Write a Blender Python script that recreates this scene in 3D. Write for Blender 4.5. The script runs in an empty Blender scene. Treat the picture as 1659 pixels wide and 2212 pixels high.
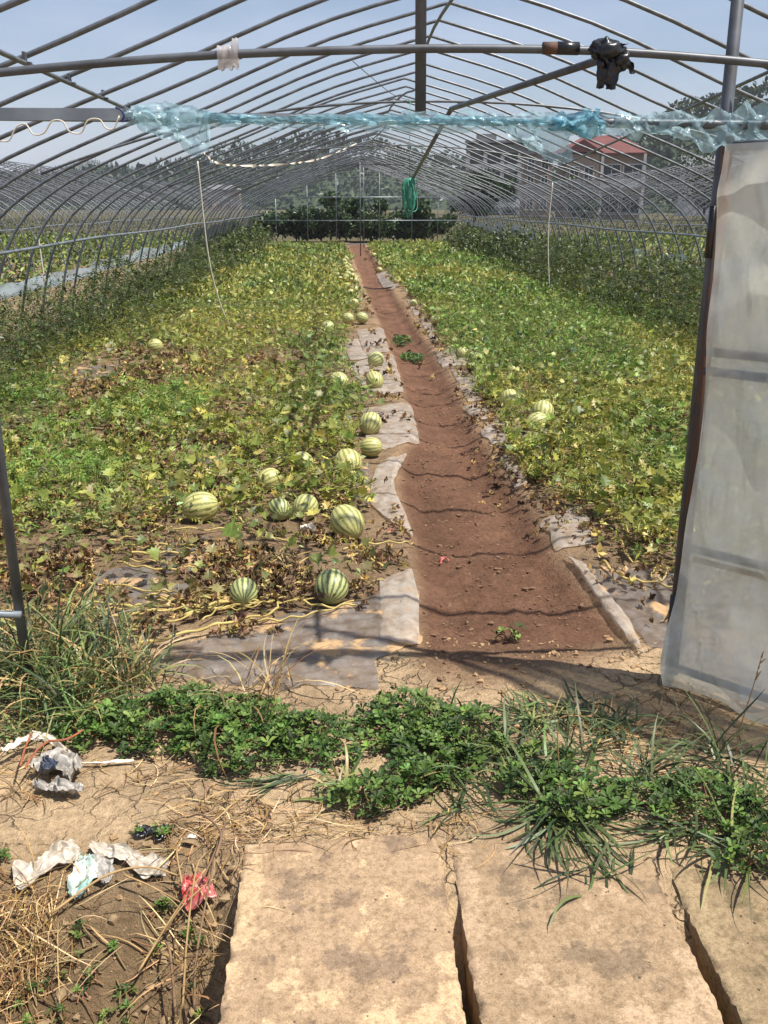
import bpy, math, random
import numpy as np
from mathutils import Vector, Matrix

random.seed(7)
rng = np.random.default_rng(11)
sc = bpy.context.scene
col = sc.collection
R = math.radians

# ------------------------------------------------------------------ camera
F, PITCH, YAW, EYE = 950.0, R(17.96), R(2.64), 1.6
cam_d = bpy.data.cameras.new('camera')
cam = bpy.data.objects.new('camera', cam_d)
col.objects.link(cam)
cam.location = (0, 0, EYE)
cam.rotation_euler = (R(90) - PITCH, 0, -YAW)
cam_d.sensor_fit = 'VERTICAL'
cam_d.sensor_height = 36
cam_d.lens = 36 * F / 1024
cam_d.clip_start, cam_d.clip_end = 0.05, 5000
sc.camera = cam

# ------------------------------------------------------------------ sky, sun, exposure
SUN_DIR = Vector((0.80, -0.30, 1.85)).normalized()      # towards the sun
elev = math.asin(SUN_DIR.z)
world = bpy.data.worlds.new('World')
sc.world = world
world.use_nodes = True
wn, wl = world.node_tree.nodes, world.node_tree.links
sky = wn.new('ShaderNodeTexSky')
sky.sky_type = 'NISHITA'
sky.sun_disc = False
sky.sun_elevation = elev
sky.sun_rotation = math.atan2(SUN_DIR.x, SUN_DIR.y)
sky.air_density, sky.dust_density, sky.ozone_density = 1.0, 1.6, 4.5
bg = wn['Background']
wtc = wn.new('ShaderNodeTexCoord')
wmp = wn.new('ShaderNodeMapping')
wmp.inputs['Scale'].default_value = (1.2, 1.2, 5.0)
wno = wn.new('ShaderNodeTexNoise')
wno.inputs['Scale'].default_value = 2.2
wno.inputs['Detail'].default_value = 5
wra = wn.new('ShaderNodeValToRGB')
wra.color_ramp.elements[0].position = 0.36
wra.color_ramp.elements[1].position = 0.75
wra.color_ramp.elements[0].color = (0.04, 0.04, 0.04, 1)
wra.color_ramp.elements[1].color = (0.45, 0.45, 0.45, 1)
wmx = wn.new('ShaderNodeMixRGB')
wmx.inputs['Color2'].default_value = (7.4, 7.7, 9.2, 1)
wl.new(wtc.outputs['Generated'], wmp.inputs['Vector'])
wl.new(wmp.outputs[0], wno.inputs['Vector'])
wl.new(wno.outputs['Fac'], wra.inputs['Fac'])
wl.new(wra.outputs['Color'], wmx.inputs['Fac'])
wl.new(sky.outputs[0], wmx.inputs['Color1'])
wl.new(wmx.outputs[0], bg.inputs['Color'])
bg.inputs['Strength'].default_value = 0.08
sun_d = bpy.data.lights.new('sun', 'SUN')
sun_d.energy = 4.8
sun_d.angle = R(0.55)
sun_d.color = (1.0, 0.95, 0.88)
sun = bpy.data.objects.new('sun', sun_d)
col.objects.link(sun)
sun.rotation_euler = SUN_DIR.to_track_quat('Z', 'Y').to_euler()
sun.location = (8, -6, 20)
sc.view_settings.view_transform = 'Standard'
sc.view_settings.look = 'None'
sc.view_settings.exposure = 0.62
sc.view_settings.gamma = 1.0
sc.cycles.max_bounces = 6
sc.cycles.transparent_max_bounces = 24
sc.cycles.diffuse_bounces = 3
sc.cycles.volume_bounces = 0

# ------------------------------------------------------------------ photo pixel helpers (1659 x 2212 pixel picture)
DS = 768 / 1659.0
_r = np.array((math.cos(YAW), -math.sin(YAW), 0))
_f = np.array((math.sin(YAW) * math.cos(PITCH), math.cos(YAW) * math.cos(PITCH), -math.sin(PITCH)))
_u = np.array((math.sin(YAW) * math.sin(PITCH), math.cos(YAW) * math.sin(PITCH), math.cos(PITCH)))

def ray(dx, dy):
    return _r * (dx * DS - 384) / F + _u * (512 - dy * DS) / F + _f

def G(dx, dy, z=0.0):                       # meets the level z
    d = ray(dx, dy)
    s = (z - EYE) / d[2]
    return np.array((d[0] * s, d[1] * s, z))

def P(dx, dy, t):                           # meets the upright plane y = t
    d = ray(dx, dy)
    s = t / d[1]
    return np.array((d[0] * s, t, EYE + d[2] * s))

def depth_of(p):
    return float(np.dot(np.asarray(p) - np.array((0, 0, EYE)), _f))

def pxsize(dpx, p):                         # picture size -> metres at point p
    return dpx * DS / F * depth_of(p)

# ------------------------------------------------------------------ noise
_perm = rng.random((256, 256))

def vnoise(x, y):
    x = np.asarray(x, float); y = np.asarray(y, float)
    xi = np.floor(x).astype(int); yi = np.floor(y).astype(int)
    xf = x - xi; yf = y - yi
    u = xf * xf * (3 - 2 * xf); v = yf * yf * (3 - 2 * yf)
    a = _perm[xi & 255, yi & 255]; b = _perm[(xi + 1) & 255, yi & 255]
    c = _perm[xi & 255, (yi + 1) & 255]; d = _perm[(xi + 1) & 255, (yi + 1) & 255]
    return (a * (1 - u) + b * u) * (1 - v) + (c * (1 - u) + d * u) * v

def fbm(x, y, o=4):
    s, a, n = 0, 0.5, 0
    for i in range(o):
        s = s + a * vnoise(np.asarray(x) * 2 ** i + 17.3 * i, np.asarray(y) * 2 ** i + 9.1 * i)
        n += a; a *= 0.5
    return s / n                            # 0..1

def sst(a, b, x):
    t = np.clip((x - a) / (b - a), 0, 1)
    return t * t * (3 - 2 * t)

def hx(h):
    h = h.lstrip('#')
    c = [int(h[i:i + 2], 16) / 255 for i in (0, 2, 4)]
    return tuple(v / 12.92 if v < 0.04045 else ((v + 0.055) / 1.055) ** 2.4 for v in c)

# ------------------------------------------------------------------ the lie of the land
def line(pts):                              # picture polyline on the ground -> x as a function of y
    w = sorted([(G(a, b)[1], G(a, b)[0]) for a, b in pts])
    ys = np.array([q[0] for q in w]); xs = np.array([q[1] for q in w])
    return lambda y: np.interp(y, ys, xs)

path_l = line([(905, 1420), (900, 1250), (885, 1160), (862, 1070), (862, 1000), (900, 950), (880, 880), (865, 830), (845, 760), (815, 690), (785, 620), (768, 575), (757, 545)])
path_r = line([(1400, 1440), (1330, 1340), (1215, 1215), (1160, 1110), (1105, 1040), (1070, 990), (1035, 935), (1000, 875), (968, 805), (935, 760), (890, 690), (850, 630), (815, 570), (800, 545)])
leaf_l = line([(560, 1345), (800, 1330), (850, 1215), (800, 1110), (775, 1000), (765, 950), (800, 890), (760, 810), (745, 730), (790, 680), (770, 630), (752, 560), (745, 545)])
leaf_r = line([(1490, 1330), (1330, 1210), (1210, 1120), (1120, 1040), (1090, 950), (1040, 860), (965, 775), (925, 700), (880, 640), (832, 590), (805, 548)])
RIDGE, HALF = 0.83, 4.12
GAB, END, STEP = 2.95, 38.2, 0.736

def ground_z(x, y):
    x = np.asarray(x, float); y = np.asarray(y, float)
    z = (fbm(x * 1.3, y * 1.3, 3) - 0.5) * 0.05 + (fbm(x * 7 + 3, y * 7, 3) - 0.5) * 0.018
    # trench of the path
    ins = sst(-0.06, 0.14, x - path_l(y)) * sst(-0.06, 0.16, path_r(y) - x) * sst(3.0, 3.6, y) * (1 - sst(36.5, 38, y))
    lump = (fbm(x * 5 + 40, y * 5 + 8, 3) - 0.5)
    z = z + ins * (-0.055 + lump * 0.055 + (fbm(x * 15, y * 15, 3) - 0.5) * 0.042 + (fbm(x * 45, y * 45, 2) - 0.5) * 0.014)
    # slight crown of the beds
    bed = sst(3.3, 4.2, y) * (1 - sst(37, 38, y))
    z = z + bed * (1 - ins) * 0.03
    # roadside ditch, spanned by the slabs
    wob = (fbm(x * 2.2 + 5, x * 0 + 2.5, 2) - 0.5) * 0.25
    under = sst(-0.34, -0.2, x)
    d = sst(2.22 + wob - 0.33 * under, 1.35 + wob, y) * sst(0.15, 0.6, y)
    z = z + 0.028 * under * np.exp(-((y - 2.12) / 0.16) ** 2) * fbm(x * 3 + 1, y * 3, 3) * 1.6
    d = d * (1 - 0.45 * sst(-0.35, -1.6, x))
    z = z - d * (0.42 + (fbm(x * 6, y * 6, 3) - 0.5) * 0.2 + (fbm(x * 22, y * 22, 3) - 0.5) * 0.07)
    far = sst(45, 300, np.hypot(x, y))
    return z * (1 - far)

def gz(x, y):
    return float(ground_z(np.array([x]), np.array([y]))[0])

def GP(dx, dy, lift=0.0):                   # picture point on the real ground
    p = G(dx, dy, 0.0)
    for _ in range(4):
        p = G(dx, dy, gz(p[0], p[1]))
    return np.array((p[0], p[1], p[2] + lift))

# ------------------------------------------------------------------ mesh helpers
def obj(name, me, parent=None, mat=None, loc=None):
    o = bpy.data.objects.new(name, me)
    col.objects.link(o)
    if parent is not None:
        o.parent = parent
    if mat is not None and me is not None and not me.materials:
        me.materials.append(mat)
    if loc is not None:
        o.location = loc
    return o

def mesh(name, V, Fs, smooth=True, colr=None):
    """V (n,3); Fs a list of arrays (m,k) of equal-sided faces; colr (n,3)"""
    me = bpy.data.meshes.new(name)
    V = np.asarray(V, np.float32)
    Fs = [np.asarray(f, np.int32) for f in Fs if len(f)]
    me.vertices.add(len(V))
    me.vertices.foreach_set('co', V.ravel())
    loops = np.concatenate([f.ravel() for f in Fs])
    tot = np.concatenate([np.full(len(f), f.shape[1], np.int32) for f in Fs])
    st = np.concatenate([[0], np.cumsum(tot)[:-1]]).astype(np.int32)
    me.loops.add(len(loops))
    me.loops.foreach_set('vertex_index', loops)
    me.polygons.add(len(tot))
    me.polygons.foreach_set('loop_start', st)
    me.polygons.foreach_set('loop_total', tot)
    me.polygons.foreach_set('use_smooth', np.full(len(tot), smooth, bool))
    if colr is not None:
        at = me.color_attributes.new('Col', 'FLOAT_COLOR', 'POINT')
        c = np.ones((len(V), 4), np.float32)
        c[:, :3] = colr
        at.data.foreach_set('color', c.ravel())
    me.update(calc_edges=True)
    me.validate()
    return me

class MB:
    """collects shapes for one mesh"""
    def __init__(s): s.V = []; s.T = []; s.Q = []; s.n = 0
    def add(s, V, T=(), Q=()):
        V = np.asarray(V, float)
        if len(T): s.T.append(np.asarray(T, int) + s.n)
        if len(Q): s.Q.append(np.asarray(Q, int) + s.n)
        s.V.append(V); s.n += len(V)
        return s
    def box(s, c, size, rz=0.0):
        c = np.asarray(c, float); h = np.asarray(size, float) / 2
        v = np.array([(x, y, z) for x in (-1, 1) for y in (-1, 1) for z in (-1, 1)], float) * h
        ca, sa = math.cos(rz), math.sin(rz)
        v = np.stack([v[:, 0] * ca - v[:, 1] * sa, v[:, 0] * sa + v[:, 1] * ca, v[:, 2]], 1) + c
        return s.add(v, Q=[(0, 1, 3, 2), (4, 6, 7, 5), (0, 4, 5, 1), (2, 3, 7, 6), (0, 2, 6, 4), (1, 5, 7, 3)])
    def tube(s, pts, r, k=8, cap=True):
        V, Q, T = tube_np(pts, r, k, cap)
        return s.add(V, T, Q)
    def grid(s, V):                          # V (a,b,3)
        a, b = V.shape[:2]
        i = np.arange(a * b).reshape(a, b)
        q = np.stack([i[:-1, :-1], i[1:, :-1], i[1:, 1:], i[:-1, 1:]], -1).reshape(-1, 4)
        return s.add(V.reshape(-1, 3), Q=q)
    def build(s, name, mat, parent=None, smooth=True, loc=None):
        V = np.concatenate(s.V)
        if loc is not None:
            V = V - np.asarray(loc)
        Fs = []
        if s.T: Fs.append(np.concatenate(s.T))
        if s.Q: Fs.append(np.concatenate(s.Q))
        return obj(name, mesh(name, V, Fs, smooth), parent, mat, loc)

def tube_np(pts, r, k=8, cap=True):
    P_ = np.asarray(pts, float); n = len(P_)
    rr = np.broadcast_to(np.asarray(r, float), (n,))
    t = np.gradient(P_, axis=0)
    t /= np.linalg.norm(t, axis=1)[:, None] + 1e-12
    ref = np.array((0, 0, 1.0)) if abs(t[0][2]) < 0.9 else np.array((1.0, 0, 0))
    nrm = np.cross(t[0], ref); nrm /= np.linalg.norm(nrm)
    N = np.zeros_like(P_)
    for i in range(n):
        nrm = nrm - t[i] * np.dot(nrm, t[i]); nrm /= np.linalg.norm(nrm) + 1e-12
        N[i] = nrm
    B = np.cross(t, N)
    a = np.arange(k) * 2 * math.pi / k
    V = P_[:, None, :] + rr[:, None, None] * (np.cos(a)[None, :, None] * N[:, None, :] + np.sin(a)[None, :, None] * B[:, None, :])
    i = np.arange(n * k).reshape(n, k); j = np.roll(i, -1, axis=1)
    Q = np.stack([i[:-1], j[:-1], j[1:], i[1:]], -1).reshape(-1, 4)
    V = V.reshape(-1, 3); T = np.zeros((0, 3), int)
    if cap:
        V = np.concatenate([V, P_[:1], P_[-1:]])
        T = np.concatenate([np.stack([j[0], i[0], np.full(k, n * k)], 1), np.stack([i[-1], j[-1], np.full(k, n * k + 1)], 1)])
    return V, Q, T

def tag(o, label, cat, group=None, kind=None):
    o['label'] = label; o['category'] = cat
    if group: o['group'] = group
    if kind: o['kind'] = kind
    return o

def empty(name, loc=(0, 0, 0)):
    o = bpy.data.objects.new(name, None)
    o.empty_display_size = 0.1
    o.location = loc
    col.objects.link(o)
    return o

def spline(pts, n):
    p = np.asarray(pts, float)
    p = np.concatenate([2 * p[:1] - p[1:2], p, 2 * p[-1:] - p[-2:-1]])
    m = len(p) - 3
    u = np.linspace(0, m - 1e-6, n); k = np.floor(u).astype(int); f = (u - k)[:, None]
    a, b, c, d = p[k], p[k + 1], p[k + 2], p[k + 3]
    return 0.5 * (2 * b + (c - a) * f + (2 * a - 5 * b + 4 * c - d) * f ** 2 + (3 * b - a - 3 * c + d) * f ** 3)

# ------------------------------------------------------------------ materials
def mat(name):
    m = bpy.data.materials.new(name); m.use_nodes = True
    return m, m.node_tree.nodes, m.node_tree.links, m.node_tree.nodes['Principled BSDF']

def noise_node(n, l, scale, detail=4, coord='Object', rough=0.6):
    tc = n.new('ShaderNodeTexCoord'); no = n.new('ShaderNodeTexNoise')
    no.inputs['Scale'].default_value = scale; no.inputs['Detail'].default_value = detail
    no.inputs['Roughness'].default_value = rough
    l.new(tc.outputs[coord], no.inputs['Vector'])
    return no

def ramp(n, l, src, stops):
    r = n.new('ShaderNodeValToRGB')
    e = r.color_ramp.elements
    while len(e) < len(stops): e.new(0.5)
    for el, (p, c) in zip(e, stops):
        el.position = p; el.color = (*c, 1)
    l.new(src, r.inputs['Fac'])
    return r

def bump(n, l, src, b, strength=0.3, dist=0.01):
    bp = n.new('ShaderNodeBump')
    bp.inputs['Strength'].default_value = strength; bp.inputs['Distance'].default_value = dist
    l.new(src, bp.inputs['Height']); l.new(bp.outputs[0], b.inputs['Normal'])
    return bp

def simple(name, c1, c2=None, rough=0.6, metal=0.0, scale=8.0, coord='Object', bmp=0.0):
    m, n, l, b = mat(name)
    b.inputs['Roughness'].default_value = rough; b.inputs['Metallic'].default_value = metal
    no = noise_node(n, l, scale, 5, coord)
    r = ramp(n, l, no.outputs['Fac'], [(0.35, c1), (0.65, c2 or c1)])
    l.new(r.outputs[0], b.inputs['Base Color'])
    if bmp: bump(n, l, no.outputs['Fac'], b, bmp, 0.01)
    return m

def leafmat(name, rough=0.45, trans=0.3, spec=0.4):
    m, n, l, b = mat(name)
    at = n.new('ShaderNodeVertexColor'); at.layer_name = 'Col'
    no = noise_node(n, l, 60, 3)
    mr = n.new('ShaderNodeMapRange'); mr.inputs['To Min'].default_value = 0.72; mr.inputs['To Max'].default_value = 1.28
    l.new(no.outputs['Fac'], mr.inputs['Value'])
    mu = n.new('ShaderNodeVectorMath'); mu.operation = 'SCALE'
    l.new(at.outputs[0], mu.inputs[0]); l.new(mr.outputs[0], mu.inputs['Scale'])
    l.new(mu.outputs[0], b.inputs['Base Color'])
    b.inputs['Roughness'].default_value = rough; b.inputs['Specular IOR Level'].default_value = spec
    tr = n.new('ShaderNodeBsdfTranslucent'); l.new(mu.outputs[0], tr.inputs['Color'])
    mx = n.new('ShaderNodeMixShader'); mx.inputs[0].default_value = trans
    l.new(b.outputs[0], mx.inputs[1]); l.new(tr.outputs[0], mx.inputs[2])
    l.new(mx.outputs[0], n['Material Output'].inputs['Surface'])
    return m

def filmmat(name, c, clear=0.4, rough=0.2, dirt=None, dscale=5.0, dlo=0.5, dhi=0.62):
    """thin plastic: part clear, part scattering, glossy; optional dirt lying on it"""
    m, n, l, b = mat(name)
    b.inputs['Base Color'].default_value = (*c, 1); b.inputs['Roughness'].default_value = rough
    b.inputs['Specular IOR Level'].default_value = 0.6
    if dirt:                                # thin smears of soil dried on the film
        ns_ = noise_node(n, l, 11, 6, rough=0.7)
        rs_ = ramp(n, l, ns_.outputs['Fac'], [(0.38, tuple(v * w for v, w in zip(c, (0.62, 0.53, 0.45)))), (0.56, c)])
        l.new(rs_.outputs[0], b.inputs['Base Color'])
        bump(n, l, ns_.outputs['Fac'], b, 0.5, 0.02)
    tl = n.new('ShaderNodeBsdfTranslucent'); tl.inputs['Color'].default_value = (*c, 1)
    m1 = n.new('ShaderNodeMixShader'); m1.inputs[0].default_value = 0.4
    l.new(b.outputs[0], m1.inputs[1]); l.new(tl.outputs[0], m1.inputs[2])
    tp = n.new('ShaderNodeBsdfTransparent'); tp.inputs['Color'].default_value = (*[min(1, v ** 0.25) for v in c], 1)
    m2 = n.new('ShaderNodeMixShader')
    no = noise_node(n, l, 9, 4, 'Object')
    mr = n.new('ShaderNodeMapRange')
    mr.inputs['From Min'].default_value = 0.3; mr.inputs['From Max'].default_value = 0.7
    mr.inputs['To Min'].default_value = max(0, clear - 0.16); mr.inputs['To Max'].default_value = min(1, clear + 0.16)
    l.new(no.outputs['Fac'], mr.inputs['Value']); l.new(mr.outputs[0], m2.inputs[0])
    l.new(m1.outputs[0], m2.inputs[1]); l.new(tp.outputs[0], m2.inputs[2])
    last = m2
    if dirt:
        d = n.new('ShaderNodeBsdfDiffuse')
        nd2 = noise_node(n, l, 30, 5)
        rr = ramp(n, l, nd2.outputs['Fac'], [(0.3, tuple(v * 0.75 for v in dirt)), (0.7, dirt)])
        l.new(rr.outputs[0], d.inputs['Color'])
        nd = noise_node(n, l, dscale, 6, 'Object', 0.65)
        dr = ramp(n, l, nd.outputs['Fac'], [(dlo, (0, 0, 0)), (dhi, (1, 1, 1))])
        m3 = n.new('ShaderNodeMixShader')
        l.new(dr.outputs[0], m3.inputs[0]); l.new(last.outputs[0], m3.inputs[1]); l.new(d.outputs[0], m3.inputs[2])
        last = m3
    l.new(last.outputs[0], n['Material Output'].inputs['Surface'])
    return m

# ground: colours from the soil attribute, with crumbs, stains and drying cracks
def ground_mat():
    m, n, l, b = mat('soil')
    b.inputs['Roughness'].default_value = 0.95; b.inputs['Specular IOR Level'].default_value = 0.1
    at = n.new('ShaderNodeVertexColor'); at.layer_name = 'Col'
    n1 = noise_node(n, l, 3.0, 6); n2 = noise_node(n, l, 42, 6, rough=0.75); n3 = noise_node(n, l, 160, 3)
    mr = n.new('ShaderNodeMapRange'); mr.inputs['From Min'].default_value = 0.3; mr.inputs['From Max'].default_value = 0.7
    mr.inputs['To Min'].default_value = 0.68; mr.inputs['To Max'].default_value = 1.2
    l.new(n1.outputs['Fac'], mr.inputs['Value'])
    mr2 = n.new('ShaderNodeMapRange'); mr2.inputs['From Min'].default_value = 0.3; mr2.inputs['From Max'].default_value = 0.7
    mr2.inputs['To Min'].default_value = 0.62; mr2.inputs['To Max'].default_value = 1.3
    l.new(n2.outputs['Fac'], mr2.inputs['Value'])
    mu = n.new('ShaderNodeMath'); mu.operation = 'MULTIPLY'
    l.new(mr.outputs[0], mu.inputs[0]); l.new(mr2.outputs[0], mu.inputs[1])
    # cracks (only where the attribute alpha-like mask 'crk' says dry crust)
    ck = n.new('ShaderNodeAttribute'); ck.attribute_name = 'crk'
    tc = n.new('ShaderNodeTexCoord')
    nw = n.new('ShaderNodeTexNoise'); nw.inputs['Scale'].default_value = 6; nw.inputs['Detail'].default_value = 4
    l.new(tc.outputs['Object'], nw.inputs['Vector'])
    ad = n.new('ShaderNodeVectorMath'); ad.operation = 'SCALE'; ad.inputs['Scale'].default_value = 0.34
    l.new(nw.outputs['Color'], ad.inputs[0])
    ad2 = n.new('ShaderNodeVectorMath'); ad2.operation = 'ADD'
    l.new(tc.outputs['Object'], ad2.inputs[0]); l.new(ad.outputs[0], ad2.inputs[1])
    vo = n.new('ShaderNodeTexVoronoi'); vo.feature = 'DISTANCE_TO_EDGE'; vo.inputs['Scale'].default_value = 6.5
    l.new(ad2.outputs[0], vo.inputs['Vector'])
    cr = n.new('ShaderNodeMapRange'); cr.inputs['From Min'].default_value = 0.0; cr.inputs['From Max'].default_value = 0.045
    cr.inputs['To Min'].default_value = 1.0; cr.inputs['To Max'].default_value = 0.0
    l.new(vo.outputs['Distance'], cr.inputs['Value'])
    nk = noise_node(n, l, 2.1, 3)
    rk = ramp(n, l, nk.outputs['Fac'], [(0.36, (0, 0, 0)), (0.52, (1, 1, 1))])
    c1 = n.new('ShaderNodeMath'); c1.operation = 'MULTIPLY'
    l.new(cr.outputs[0], c1.inputs[0]); l.new(rk.outputs[0], c1.inputs[1])
    c2 = n.new('ShaderNodeMath'); c2.operation = 'MULTIPLY'
    l.new(c1.outputs[0], c2.inputs[0]); l.new(ck.outputs['Fac'], c2.inputs[1])
    dk = n.new('ShaderNodeMapRange'); dk.inputs['To Min'].default_value = 1.0; dk.inputs['To Max'].default_value = 0.68
    l.new(c2.outputs[0], dk.inputs['Value'])
    mu2 = n.new('ShaderNodeMath'); mu2.operation = 'MULTIPLY'
    l.new(mu.outputs[0], mu2.inputs[0]); l.new(dk.outputs[0], mu2.inputs[1])
    sc_ = n.new('ShaderNodeVectorMath'); sc_.operation = 'SCALE'
    l.new(at.outputs[0], sc_.inputs[0]); l.new(mu2.outputs[0], sc_.inputs['Scale'])
    l.new(sc_.outputs[0], b.inputs['Base Color'])
    h1 = n.new('ShaderNodeMath'); h1.operation = 'MULTIPLY_ADD'; h1.inputs[1].default_value = 0.35
    l.new(n3.outputs['Fac'], h1.inputs[0]); l.new(n2.outputs['Fac'], h1.inputs[2])
    h2 = n.new('ShaderNodeMath'); h2.operation = 'MULTIPLY_ADD'; h2.inputs[1].default_value = -0.8
    l.new(c2.outputs[0], h2.inputs[0]); l.new(h1.outputs[0], h2.inputs[2])
    bump(n, l, h2.outputs[0], b, 1.0, 0.024)
    return m

def crease(m):
    n, l = m.node_tree.nodes, m.node_tree.links
    b = n['Principled BSDF']
    tc = n.new('ShaderNodeTexCoord'); mp = n.new('ShaderNodeMapping'); mp.inputs['Scale'].default_value = (13, 13, 4.5); mp.inputs['Rotation'].default_value = (0.5, 0.35, 0)
    no = n.new('ShaderNodeTexNoise'); no.noise_type = 'RIDGED_MULTIFRACTAL'; no.inputs['Scale'].default_value = 1.6; no.inputs['Detail'].default_value = 4
    l.new(tc.outputs['Object'], mp.inputs[0]); l.new(mp.outputs[0], no.inputs['Vector'])
    bump(n, l, no.outputs['Fac'], b, 1.0, 0.035)
M = {}
M['soil'] = ground_mat()
M['tube'] = simple('galvanised_tube', hx('75797e'), hx('55585c'), 0.42, 0.3, 14)
M['tube_old'] = simple('weathered_tube', hx('63676c'), hx('4a4c4f'), 0.48, 0.25, 9)
M['channel'] = simple('film_channel', hx('9aa1a6'), hx('757b80'), 0.4, 0.5, 6)
M['rust'] = simple('rusty_steel', hx('6b4631'), hx('4a4440'), 0.8, 0.2, 7)
M['leaf'] = leafmat('leaf')
M['dryleaf'] = leafmat('dry_leaf', 0.85, 0.12, 0.15)
M['purslane'] = leafmat('succulent_leaf', 0.5, 0.15, 0.25)
M['grass'] = leafmat('grass_blade', 0.45, 0.25, 0.4)
M['film_blue'] = filmmat('blue_film', hx('c3e2ea'), 0.5, 0.14)
M['film_teal'] = filmmat('bunched_blue_film', hx('a3d5e4'), 0.36, 0.14)
M['film_mulch'] = filmmat('mulch_film', hx('aaa39c'), 0.42, 0.3, hx('b59670'), 4.2, 0.54, 0.60)
M['film_edge'] = filmmat('pale_film', hx('ddd2c2'), 0.28, 0.3, hx('a1805f'), 9.0, 0.58, 0.74)
M['film_skirt'] = filmmat('skirt_film', hx('a3b3ba'), 0.3, 0.3)
M['black'] = simple('black_plastic', (0.012, 0.012, 0.013), (0.02, 0.02, 0.022), 0.28, 0, 30, bmp=0.3)
M['white_plastic'] = simple('white_plastic', hx('e6ddcd'), hx('c9bda8'), 0.5, 0, 12, bmp=0.2)
M['twine'] = simple('pale_twine', hx('d8d2c2'), hx('b9b19c'), 0.8, 0, 30)
M['vine'] = simple('dry_vine', hx('c4b06c'), hx('a38e4e'), 0.75, 0, 14, bmp=0.2)
M['straw'] = simple('straw', hx('b39566'), hx('8c6e46'), 0.8, 0, 10)
M['stalk'] = simple('dead_stalk', hx('8a6f52'), hx('6a5340'), 0.9, 0, 10)
M['netgreen'] = simple('green_twine', hx('2a7f66'), hx('4f9f86'), 0.6, 0, 20)
M['red'] = simple('red_plastic', hx('a8352f'), hx('b87a72'), 0.4, 0, 25, bmp=0.2)
M['redstring'] = simple('faded_red_string', hx('a0603f'), hx('86492f'), 0.8, 0, 20)
M['bark'] = simple('bark', hx('5b4a3b'), hx('40342a'), 0.95, 0, 12, bmp=0.5)
M['clod'] = simple('soil_clod', hx('ab8c66'), hx('8c6f4e'), 0.95, 0, 25, bmp=0.5)
M['pebble'] = simple('pebble', hx('d8d3c8'), hx('bdb7aa'), 0.7, 0, 25)

def concrete(name, a, b_, c):
    m, n, l, b = mat(name)
    b.inputs['Roughness'].default_value = 0.92; b.inputs['Specular IOR Level'].default_value = 0.15
    n1 = noise_node(n, l, 3.2, 9, rough=0.72); n2 = noise_node(n, l, 55, 5, rough=0.7); n3 = noise_node(n, l, 13, 6, rough=0.7)
    r1 = ramp(n, l, n1.outputs['Fac'], [(0.43, c), (0.455, a), (0.525, a), (0.545, b_)])
    r3 = ramp(n, l, n3.outputs['Fac'], [(0.40, tuple(v * 0.7 for v in c)), (0.52, (1, 1, 1))])
    mx = n.new('ShaderNodeMixRGB'); mx.blend_type = 'MULTIPLY'; mx.inputs[0].default_value = 0.16
    l.new(r1.outputs[0], mx.inputs[1]); l.new(r3.outputs[0], mx.inputs[2])
    r2 = ramp(n, l, n2.outputs['Fac'], [(0.34, (0.6, 0.58, 0.55)), (0.56, (1.06, 1.06, 1.06))])
    mx2 = n.new('ShaderNodeMixRGB'); mx2.blend_type = 'MULTIPLY'; mx2.inputs[0].default_value = 0.8
    l.new(mx.outputs[0], mx2.inputs[1]); l.new(r2.outputs[0], mx2.inputs[2])
    l.new(mx2.outputs[0], b.inputs['Base Color'])
    vo = n.new('ShaderNodeTexVoronoi'); vo.inputs['Scale'].default_value = 38
    tc = n.new('ShaderNodeTexCoord'); l.new(tc.outputs['Object'], vo.inputs['Vector'])
    pit = n.new('ShaderNodeMapRange'); pit.inputs['From Min'].default_value = 0.05; pit.inputs['From Max'].default_value = 0.28
    l.new(vo.outputs['Distance'], pit.inputs['Value'])
    ad = n.new('ShaderNodeMath'); ad.operation = 'MULTIPLY_ADD'; ad.inputs[1].default_value = 0.35
    l.new(pit.outputs[0], ad.inputs[0]); l.new(n2.outputs['Fac'], ad.inputs[2])
    v2 = n.new('ShaderNodeTexVoronoi'); v2.inputs['Scale'].default_value = 26; v2.inputs['Randomness'].default_value = 1.0
    l.new(tc.outputs['Object'], v2.inputs['Vector'])
    np_ = noise_node(n, l, 7, 3)
    pr_ = n.new('ShaderNodeMath'); pr_.operation = 'MULTIPLY_ADD'; pr_.inputs[1].default_value = -0.45; pr_.inputs[2].default_value = 0.285
    l.new(np_.outputs['Fac'], pr_.inputs[0])
    lt = n.new('ShaderNodeMath'); lt.operation = 'LESS_THAN'
    l.new(v2.outputs['Distance'], lt.inputs[0]); l.new(pr_.outputs[0], lt.inputs[1])
    ng = noise_node(n, l, 260, 3, rough=0.8)
    rg = ramp(n, l, ng.outputs['Fac'], [(0.36, (0.55, 0.52, 0.48)), (0.46, (0.96, 0.96, 0.96)), (0.60, (1.0, 1.0, 1.0)), (0.68, (1.4, 1.38, 1.34))])
    mxg = n.new('ShaderNodeMixRGB'); mxg.blend_type = 'MULTIPLY'; mxg.inputs[0].default_value = 0.85
    l.new(mx2.outputs[0], mxg.inputs[1]); l.new(rg.outputs[0], mxg.inputs[2])
    mx3 = n.new('ShaderNodeMixRGB'); mx3.inputs[2].default_value = (*[v * 0.4 for v in c], 1)
    l.new(lt.outputs[0], mx3.inputs[0]); l.new(mxg.outputs[0], mx3.inputs[1])
    l.new(mx3.outputs[0], b.inputs['Base Color'])
    ad3 = n.new('ShaderNodeMath'); ad3.operation = 'MULTIPLY_ADD'; ad3.inputs[1].default_value = -0.5
    l.new(lt.outputs[0], ad3.inputs[0]); l.new(ad.outputs[0], ad3.inputs[2])
    bump(n, l, ad3.outputs[0], b, 0.38, 0.012)
    return m

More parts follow.
